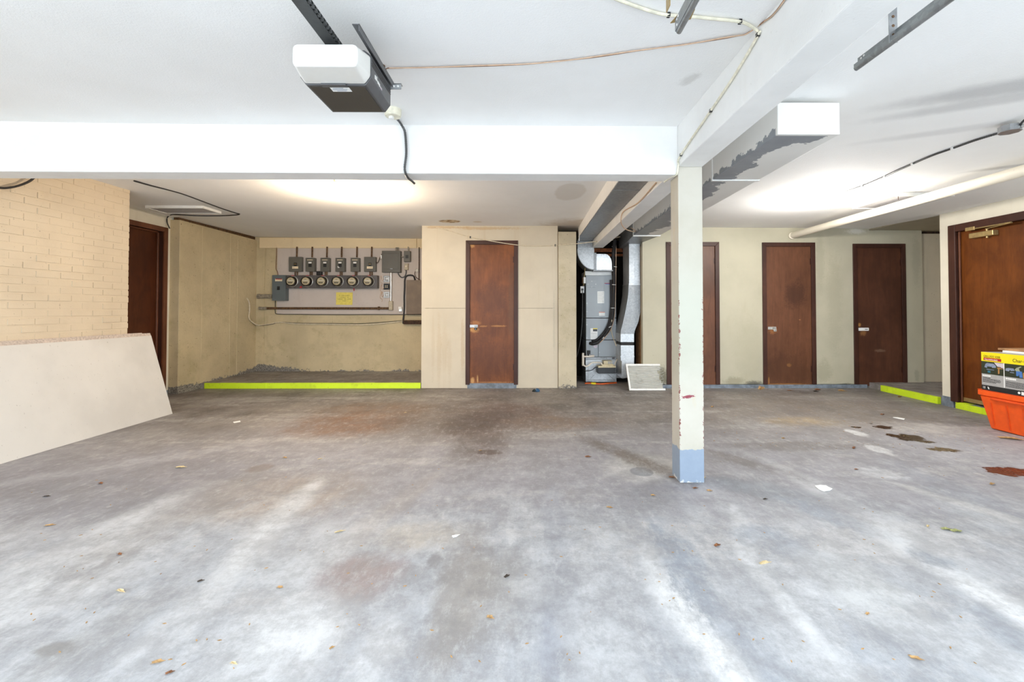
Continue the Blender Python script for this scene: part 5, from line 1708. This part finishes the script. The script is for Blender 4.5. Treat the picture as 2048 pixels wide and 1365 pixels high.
lq = lamp(691, 376, 2.385, 'bulb_warm', 'warm bare bulb on the ceiling of the left bay', LAMP_WARM_W, (1, .80, .58))
m = MB().tube([F(668, 362, 2.375), F(676, 368, 2.375), F(685, 375, 2.375), F(688, 377, 2.375)], .007, 7)
obj('cable', m, 'brass', None, 'short tan cable running to the warm ceiling bulb', 'cable')
rq = lamp(1657, 392, zr(3.1, 4.7), 'bulb_cool', 'bright bare bulb on the ceiling of the right bay', LAMP_COOL_W, (1, .96, .90))
# junction box and armoured cable to it
zj = 2.338
q = F(2019, 252, zj)
d = thing('junction_box', 'grey octagonal junction box on the right bay ceiling', 'junction box', (q.x, q.y, zj - .04))
obj('box_body', MB().lathe([(.055, 0), (.055, .036), (.058, .038), (.058, .041), (0, .041)], (q.x, q.y, zj), (0, 0, -1), 8, False), 'zinc', d)
obj('cable_clamp', MB().cyl((q.x + .03, q.y - .045, zj - .018), (q.x + .045, q.y - .075, zj - .018), .011, 10), 'steel', d)
zk = lambda p: zr(p[0], p[1]) - .009
cp = []
for (x_, y_) in ((1996, 267), (1950, 281), (1905, 297), (1865, 311), (1825, 328), (1795, 341), (1770, 353), (1745, 364), (1725, 372), (1690, 384), (1668, 391)):
    f = F(x_, y_, 2.33)
    cp.append(F(x_, y_, zr(f.x, f.y) - .009))
w = thing('armored_cable', 'grey armoured cable clipped from the junction box to the right bay bulb', 'cable', cp[4])
obj('cable_jacket', MB().tube(cp, .008, 9, 4, .006), 'cable_grey', w)
for i in (2, 4, 6, 8):
    p_ = cp[i]
    obj('cable_clip', MB().box(p_ - Vector((.010, .010, .010)), p_ + Vector((.010, .010, .010))), 'carton_white', w, bevel=.004)
m = MB().tube([F(2037, 262, zj - .02), F(2040, 252, zj - .012), F(2046, 243, zj - .01), F(2060, 236, zj - .01), F(2110, 228, zj - .008)], .0065, 7)
obj('cable', m, 'cable_black', None, 'black cable leaving the junction box at the right edge', 'cable')
# drain pipe under the right bay ceiling
a, b = P(1583, 472, YW + .02), XP(2048, 341, 3.93)
dr = (b - a).normalized()
d = thing('overhead_pipe', 'cream painted pipe sloping under the right bay ceiling into the wall', 'pipe', (a + b) / 2)
obj('pipe_run', MB().cyl(a, a + dr * 6.6, .0455, 20), 'pvc_cream', d)
obj('pipe_rim', MB().cyl(P(1583, 472, YW - .006), P(1583, 472, YW - .006) + dr * .02, .049, 20), 'pvc_cream', d)


# ceiling hatches
def hatch(x0, x1, y0, y1, z, label, th):
    d = thing('access_hatch', label, 'access hatch', ((x0 + x1) / 2, (y0 + y1) / 2, z - th), 'ceiling access hatches')
    w_ = .022
    m = MB().box((x0, y0, z - th), (x1, y0 + w_, z)).box((x0, y1 - w_, z - th), (x1, y1, z)).box((x0, y0 + w_, z - th), (x0 + w_, y1 - w_, z)).box((x1 - w_, y0 + w_, z - th), (x1, y1 - w_, z))
    obj('hatch_frame', m, 'white_plate', d, bevel=.002)
    obj('hatch_panel', MB().box((x0 + w_, y0 + w_, z - th + .006), (x1 - w_, y1 - w_, z - th + .012)), 'hatch_grey', d)
    return d


a = F(289.7, 417, 2.375)
b = F(409, 418, 2.375)
f = F(438, 428.6, 2.375)
hatch(a.x, b.x, a.y, f.y, 2.412, 'white framed access hatch on the ceiling beside the brick wall', .034)
h = hatch(3.77, 4.40, 4.58, 5.18, 2.36, 'white framed access hatch behind the overhead pipe', .04)
obj('hook', MB().cyl((3.83, 4.60, 2.322), (3.83, 4.60, 2.285), .003, 6), 'rust_dark', h)

# black cables at the left bay ceiling
zc = 2.405
m = MB().tube([F(268, 362, 2.395), F(300, 371, 2.398), F(340, 381, 2.40), F(366, 388.5, 2.40), F(400, 401, 2.40), F(440, 416, 2.40), F(470, 426, 2.398), F(479, 428.6, 2.397), F(470, 430.4, 2.39), F(440, 431.8, 2.38), F(400, 431.8, 2.37), F(370, 430.5, 2.365), F(350, 429.5, 2.37), P(340, 431, 6.1), P(334.5, 436, 6.1), P(334.5, 446, 6.1), P(339.5, 457.5, 6.12)], .0075, 8)
obj('cable', m, 'cable_black', None, 'black cable looping below the ceiling hatch beside the brick wall', 'cable')
m = MB().tube([XP(-70, 352, -4.17), XP(-40, 367, -4.16), XP(0, 376, -4.15), XP(22, 375, -4.15), XP(42, 370, -4.15), XP(60, 362, -4.15), XP(74, 350, -4.15)], .009, 8)
obj('cable', m, 'cable_black', None, 'black cable hanging on the brick wall below the crossbeam', 'cable')

# ------------------------------------------------------------------ crate and carton at the right
CXF, CB = 4.42, 4.40
d = thing('tote_crate', 'orange plastic tote crate on the floor below the carton', 'crate', (4.68, 4.05, 0))
q = F(1982, 858)
yb0 = q.y
ztop = .375
bot = [(4.475, 3.72), (4.905, 3.72), (4.905, yb0), (4.475, yb0)]
top = [(4.43, 3.665), (4.955, 3.665), (4.955, 4.395), (4.43, 4.395)]
m = MB()
m.hexa([(a, b, .004) for a, b in bot] + [(a, b, ztop - .06) for a, b in top])
obj('crate_body', m, 'crate', d, bevel=.012, seg=3)
m = MB()
m.box((4.42, 3.655, ztop - .058), (4.965, 4.405, ztop - .006))
obj('crate_rim', m, 'crate', d, bevel=.008)
m = MB()
m.box((4.412, 3.80, ztop - .085), (4.44, 4.28, ztop - .062))
rb = obj('rim_ledge', m, 'crate_dark', d, bevel=.006)
for k in range(4):
    yy = 4.30 - .14 * k
    fr = lambda z: 4.475 + (4.43 - 4.475) * z / (ztop - .06)
    m = MB().hexa([(fr(.03) - .006, yy - .012, .03), (fr(.03) + .006, yy - .012, .03), (fr(.03) + .006, yy, .03), (fr(.03) - .006, yy, .03),
                   (fr(.26) - .006, yy - .012, .26), (fr(.26) + .006, yy - .012, .26), (fr(.26) + .006, yy, .26), (fr(.26) - .006, yy, .26)])
    obj('crate_rib', m, 'crate_dark', d)
m = MB().box((4.42, 3.655, ztop - .006), (4.965, 4.405, ztop))
obj('crate_lid', m, 'crate_dark', d, bevel=.002)

z0, z1 = ztop + .001, XP(1963, 704, CXF).z
yf = XP(1963, 742, CXF).y
d = thing('grill_carton', 'yellow and grey printed grill carton on the orange crate', 'carton', (4.65, yf - .3, z0))
obj('carton_body', MB().box((CXF, yf - .62, z0), (4.86, yf, z1)), 'carton', d, bevel=.002)
H_ = z1 - z0


def face(u0, u1, v0, v1, t_=.0008):     # u metres from the far edge, v fraction from the top
    return MB().box((CXF - t_, yf - u1, z1 - v1 * H_), (CXF + .0005, yf - u0, z1 - v0 * H_))


def fpt(u, v, t_=.001):
    return (CXF - t_, yf - u, z1 - v * H_)


obj('yellow_band', face(0, .62, 0, .24), 'carton_yellow', d)
obj('black_band', face(0, .62, .87, 1), 'carton_black', d)
DN = (0, -1, 0)
UP = (0, 0, 1)
text('carton_title', 'GRILL2GO X200', .030, 'carton_black', d, fpt(.022, .135), DN, UP, squash=.72)
rb = obj('red_banner', face(.022, .185, .145, .215, .0012), 'carton_red', d)
text('banner_lettering', 'TRU-INFRARED', .018, 'carton_white', rb, fpt(.030, .205, .0016), DN, UP, squash=1.0)
text('maker_lettering', 'Char-Broil', .044, 'carton_black', d, fpt(.283, .185), DN, UP, squash=.9)
p1 = obj('photo_panel', face(.0, .205, .24, .57, .001), 'photo_dark', d)
p2 = obj('photo_panel', face(.212, .42, .24, .57, .001), 'photo_dark', d)


def poly_face(pts, t_=.0016):
    return MB().prism([(yf - u, z1 - v * H_) for u, v in pts], 'x', CXF - t_, CXF + .0002)


obj('printed_table', poly_face([(.12, .25), (.205, .25), (.205, .36), (.15, .345)], .0013), 'photo_pale', p1)
obj('printed_grill', poly_face([(.03, .40), (.04, .31), (.055, .285), (.115, .285), (.135, .33), (.138, .38), (.10, .395), (.10, .37), (.055, .37), (.055, .41)]), 'photo_blue', p1)
obj('printed_grill', poly_face([(.05, .44), (.12, .44), (.12, .455), (.05, .455)]), 'photo_blue', p1)
obj('printed_cylinder', poly_face([(.06, .48), (.085, .48), (.085, .53), (.06, .53)]), 'photo_teal', p1)
obj('printed_chair', poly_face([(.148, .37), (.2, .37), (.2, .40), (.168, .40), (.168, .52), (.155, .54), (.155, .40), (.148, .40)]), 'photo_tan', p1)
obj('printed_person', poly_face([(.185, .345), (.205, .33), (.205, .39), (.18, .39)]), 'photo_pale', p1)
obj('printed_grill', poly_face([(.22, .42), (.225, .36), (.25, .345), (.29, .345), (.30, .40), (.27, .415), (.26, .39), (.25, .43)]), 'photo_blue', p2)
obj('printed_grill', poly_face([(.26, .445), (.295, .445), (.295, .46), (.26, .46)]), 'photo_blue', p2)
obj('printed_person', poly_face([(.30, .37), (.315, .32), (.35, .275), (.358, .285), (.335, .33), (.345, .40), (.31, .40)]), 'photo_shirt', p2)
obj('printed_person', poly_face([(.312, .40), (.36, .40), (.365, .55), (.34, .55), (.336, .46), (.33, .52), (.312, .52)]), 'photo_jeans', p2)
obj('printed_cooler', poly_face([(.368, .42), (.42, .42), (.42, .56), (.368, .56)]), 'photo_tan', p2)
obj('white_rule', face(.205, .212, .24, .86, .0012), 'carton_white', d)
m = MB()
rr = random.Random(11)


def textbars(u0, u1, v, h, mb):
    u = u0
    while u < u1 - .004:
        w_ = rr.uniform(.006, .016)
        mb.box((CXF - .0012, yf - min(u + w_, u1), z1 - (v + h) * H_), (CXF, yf - u, z1 - v * H_))
        u += w_ + .003


for k in range(5):
    textbars(.012, .185 - .012 * (k % 2) - (.1 if k == 0 else 0) - (.05 if k == 4 else 0), .665 + .028 * k, .013, m)
for k in range(6):
    textbars(.222, .42, .685 + .026 * k, .012, m)
obj('small_print', m, 'carton_black', d)
m = MB()
textbars(.012, .085, .60, .038, m)
textbars(.222, .315, .60, .038, m)
obj('white_heading', m, 'carton_white', d)
m = MB()
textbars(.02, .024, .895, .07, m)
m.box((CXF - .0012, yf - .018, z1 - .905 * H_), (CXF, yf - .015, z1 - .965 * H_)).box((CXF - .0012, yf - .033, z1 - .905 * H_), (CXF, yf - .027, z1 - .965 * H_))
m.add([fpt(.055, .905, .0012), fpt(.066, .905, .0012), fpt(.075, .965, .0012), fpt(.062, .965, .0012)], [(0, 1, 2, 3)])
m.box((CXF - .0012, yf - .385, z1 - .895 * H_), (CXF, yf - .352, z1 - .975 * H_))
m.lathe([(.011, 0), (.011, .0012)], (CXF, yf - .333, z1 - .93 * H_), (-1, 0, 0), 12)
obj('footer_icon', m, 'carton_white', d)
# plank and white tray lying on the carton
q = XP(2010, 703, 4.62)
obj('plank', MB().box((4.55, q.y - .5, z1 + .022), (4.84, q.y, z1 + .040)), 'brown_wood', None, 'brown plank lying on top of the printed carton', 'plank', bevel=.002)
obj('tray', MB().box((4.53, q.y - .5, z1 + .001), (4.82, q.y - .06, z1 + .021)), 'carton_white', None, 'white flat tray under the plank on the carton', 'tray', bevel=.003)

# ------------------------------------------------------------------ litter on the floor
# big curled oak leaf by the third door
def leaf_mesh(q, size, ang, curl, lobes=3, thin=.5):
    m = MB()
    n = 4 * lobes + 2
    rim = []
    for i in range(n):
        a = 2 * math.pi * i / n
        r = size * (1.0 if i % 2 == 0 else .62)
        x_, y_ = r * math.cos(a), r * thin * math.sin(a)
        z_ = curl * size * (abs(math.sin(a)) ** 1.5 * .9 + .12 * math.cos(3 * a) + .12)
        ca, sa = math.cos(ang), math.sin(ang)
        rim.append((q.x + x_ * ca - y_ * sa, q.y + x_ * sa + y_ * ca, q.z + .0015 + max(0, z_)))
    c_ = (q.x, q.y, q.z + .0015)
    th = .0008
    vs = [c_] + rim + [(c_[0], c_[1], c_[2] + th)] + [(a, b, c + th) for a, b, c in rim]
    fs = []
    for i in range(n):
        j = (i + 1) % n
        fs.append((0, 1 + j, 1 + i))
        fs.append((n + 1, n + 2 + i, n + 2 + j))
        fs.append((1 + i, 1 + j, n + 2 + j, n + 2 + i))
    return m.add(vs, fs)


q = F(1523, 780)
lf = thing('oak_leaf', 'large curled tan leaf on the floor left of the padlocked brown door', 'leaf', q)
obj('leaf_blade', leaf_mesh(q, .055, .3, .9, 3, .75), 'leaf', lf)
obj('leaf_stem', MB().tube([q + Vector((.05, 0, .01)), q + Vector((.075, -.01, .004)), q + Vector((.095, -.012, .003))], .0015, 5), 'leaf_brown', lf)
LV = [(241, 1185, 'leaf_pale', 9, .25), (315, 1327, 'leaf', 9, .4), (467, 1330, 'leaf_pale', 7, .3), (339, 1348, 'leaf_brown', 6, .5), (361, 936, 'leaf_pale', 9, .4), (201, 968, 'leaf_brown', 6, .4),
      (99, 1052, 'leaf', 7, .4), (679, 1065, 'leaf_pale', 10, .25), (560, 1176, 'leaf', 6, .6), (664, 1298, 'leaf', 5, .5), (401, 1164, 'twig', 5, .5), (239, 1110, 'leaf_brown', 6, .4),
      (93, 994, 'twig', 5, .4), (640, 919, 'leaf_pale', 5, .3), (570, 917, 'leaf', 5, .4), (980, 1238, 'leaf', 8, .55), (1176, 915, 'leaf_brown', 7, .5), (1306, 992, 'leaf', 5, .7),
      (1219, 1016, 'leaf', 7, .5), (961, 902, 'leaf', 4, .5), (811, 826, 'leaf_pale', 3, .5), (1014, 1155, 'twig', 7, .5), (1435, 1093, 'leaf_brown', 8, .5), (1530, 1129, 'leaf_pale', 13, .15),
      (1833, 1320, 'leaf', 9, .4), (1735, 1229, 'leaf', 5, .5), (1856, 1054, 'leaf_pale', 5, .4), (1893, 1060, 'leaf_green', 8, .5), (1913, 1064, 'leaf_green', 9, .5), (1708, 897, 'leaf_brown', 9, .25),
      (2022, 879, 'leaf', 16, .3), (1985, 970, 'leaf', 6, .4), (1713, 940, 'leaf_brown', 4, .5), (1531, 1000, 'twig', 5, .4), (1419, 983, 'leaf', 6, .5), (1391, 978, 'leaf_brown', 6, .4),
      (1344, 956, 'leaf_brown', 7, .5), (1636, 781, 'leaf_brown', 6, .5), (1632, 784, 'twig', 5, .5), (1580, 782, 'leaf_brown', 6, .4), (1684, 783, 'leaf', 7, .4), (1765, 830, 'leaf_brown', 6, .4), (1800, 795, 'leaf_brown', 5, .4), (1425, 815, 'leaf', 5, .4), (1567, 878, 'leaf', 4, .4), (1408, 957, 'leaf_pale', 6, .5), (1398, 953, 'leaf', 5, .6)]
WORD = {'leaf_pale': 'pale straw coloured leaf scrap lying on the concrete floor', 'leaf': 'small tan leaf scrap lying on the concrete floor', 'leaf_brown': 'small brown dry leaf scrap on the concrete floor', 'twig': 'tiny dark twig bit on the concrete floor', 'leaf_green': 'small olive green leaf sprig on the concrete floor'}
rr = random.Random(21)
for (x_, y_, mt, sz, thn) in LV:
    q = F(x_, y_)
    size = sz * (q - CE).length / FPX
    obj('leaf_scrap' if mt != 'twig' else 'twig_scrap', leaf_mesh(q, size, rr.uniform(-.5, .8), rr.uniform(.1, .4), 2, thn), mt, None, WORD[mt], 'leaf' if mt != 'twig' else 'twig', WORD[mt].split(' lying')[0].split(' on the')[0] + 's on the floor')


def paper(name, pix, label, mat='paper', z=.0):
    qs = [F(a, b) for a, b in pix]
    m = MB().prism([(v.x, v.y) for v in qs], 'z', .0005, .0022)
    vs = m.v
    for i, v in enumerate(vs):
        v.z += .002 * ((i * 7) % 3)
    return obj(name, m, mat, None, label, 'paper')


paper('paper_scrap', [(1629, 973), (1640, 972), (1652, 972.5), (1665, 979), (1660, 983), (1648, 985), (1637, 980)], 'white torn paper lying on the floor right of the post')
paper('paper_scrap', [(1786, 836), (1795, 835.5), (1810, 838.5), (1808, 840.5), (1798, 839)], 'thin white paper strip on the floor left of the orange crate')
paper('paper_scrap', [(904, 1074), (914, 1070.5), (921, 1071), (912, 1075), (906, 1077)], 'thin white strip on the floor near the middle')
paper('paper_scrap', [(466, 845), (480, 843), (481, 845), (468, 847)], 'small white paper bit on the floor right of the leaning boards')
# crumpled bag by the closet wall
q = F(1072, 784)
d = thing('crumpled_bag', 'small crumpled dark blue bag on the floor by the closet wall', 'bag', q)
rr = random.Random(4)
for (ox_, mt, r) in ((.018, 'rag_blue', .036), (-.022, 'rag_dark', .030)):
    m = MB()
    vs, fs = [], []
    n, k_ = 9, 5
    for j in range(k_ + 1):
        for i in range(n):
            a = 2 * math.pi * i / n
            ph = j / k_ * math.pi / 2
            rad_ = r * math.cos(ph) * rr.uniform(.75, 1.1) + .002
            vs.append((q.x + ox_ + rad_ * math.cos(a), q.y + rad_ * .7 * math.sin(a), .002 + r * 1.2 * math.sin(ph) * rr.uniform(.85, 1.1)))
    for j in range(k_):
        for i in range(n):
            i2 = (i + 1) % n
            fs.append((j * n + i, j * n + i2, (j + 1) * n + i2, (j + 1) * n + i))
    fs += [tuple(range(n))[::-1], tuple(k_ * n + i for i in range(n))]
    obj('bag_fold', m.add(vs, fs), mt, d)
# fine crumbs nobody could count
rr = random.Random(9)
m = MB()
for _ in range(420):
    if rr.random() < .6:
        x_, y_ = rr.uniform(1420, 2000), rr.uniform(785, 900)
        if x_ > 1900 and y_ < 830:
            continue
    else:
        x_, y_ = rr.uniform(60, 1960), rr.uniform(830, 1340)
        if x_ < 420 and y_ < 960:
            continue
    q = F(x_, y_)
    if abs(q.x - 1.09) < .12 and abs(q.y - 3.08) < .12:
        continue
    s_ = rr.uniform(.003, .008)
    a = rr.uniform(0, 3.14)
    ca, sa = math.cos(a) * s_, math.sin(a) * s_
    m.prism([(q.x + ca, q.y + sa), (q.x - sa * .4, q.y + ca * .4), (q.x - ca, q.y - sa), (q.x + sa * .3, q.y - ca * .3)], 'z', .0004, .0022)
obj('floor_crumbs', m, 'leaf', None, 'fine leaf crumbs strewn over the concrete floor', 'crumbs', None, 'stuff')
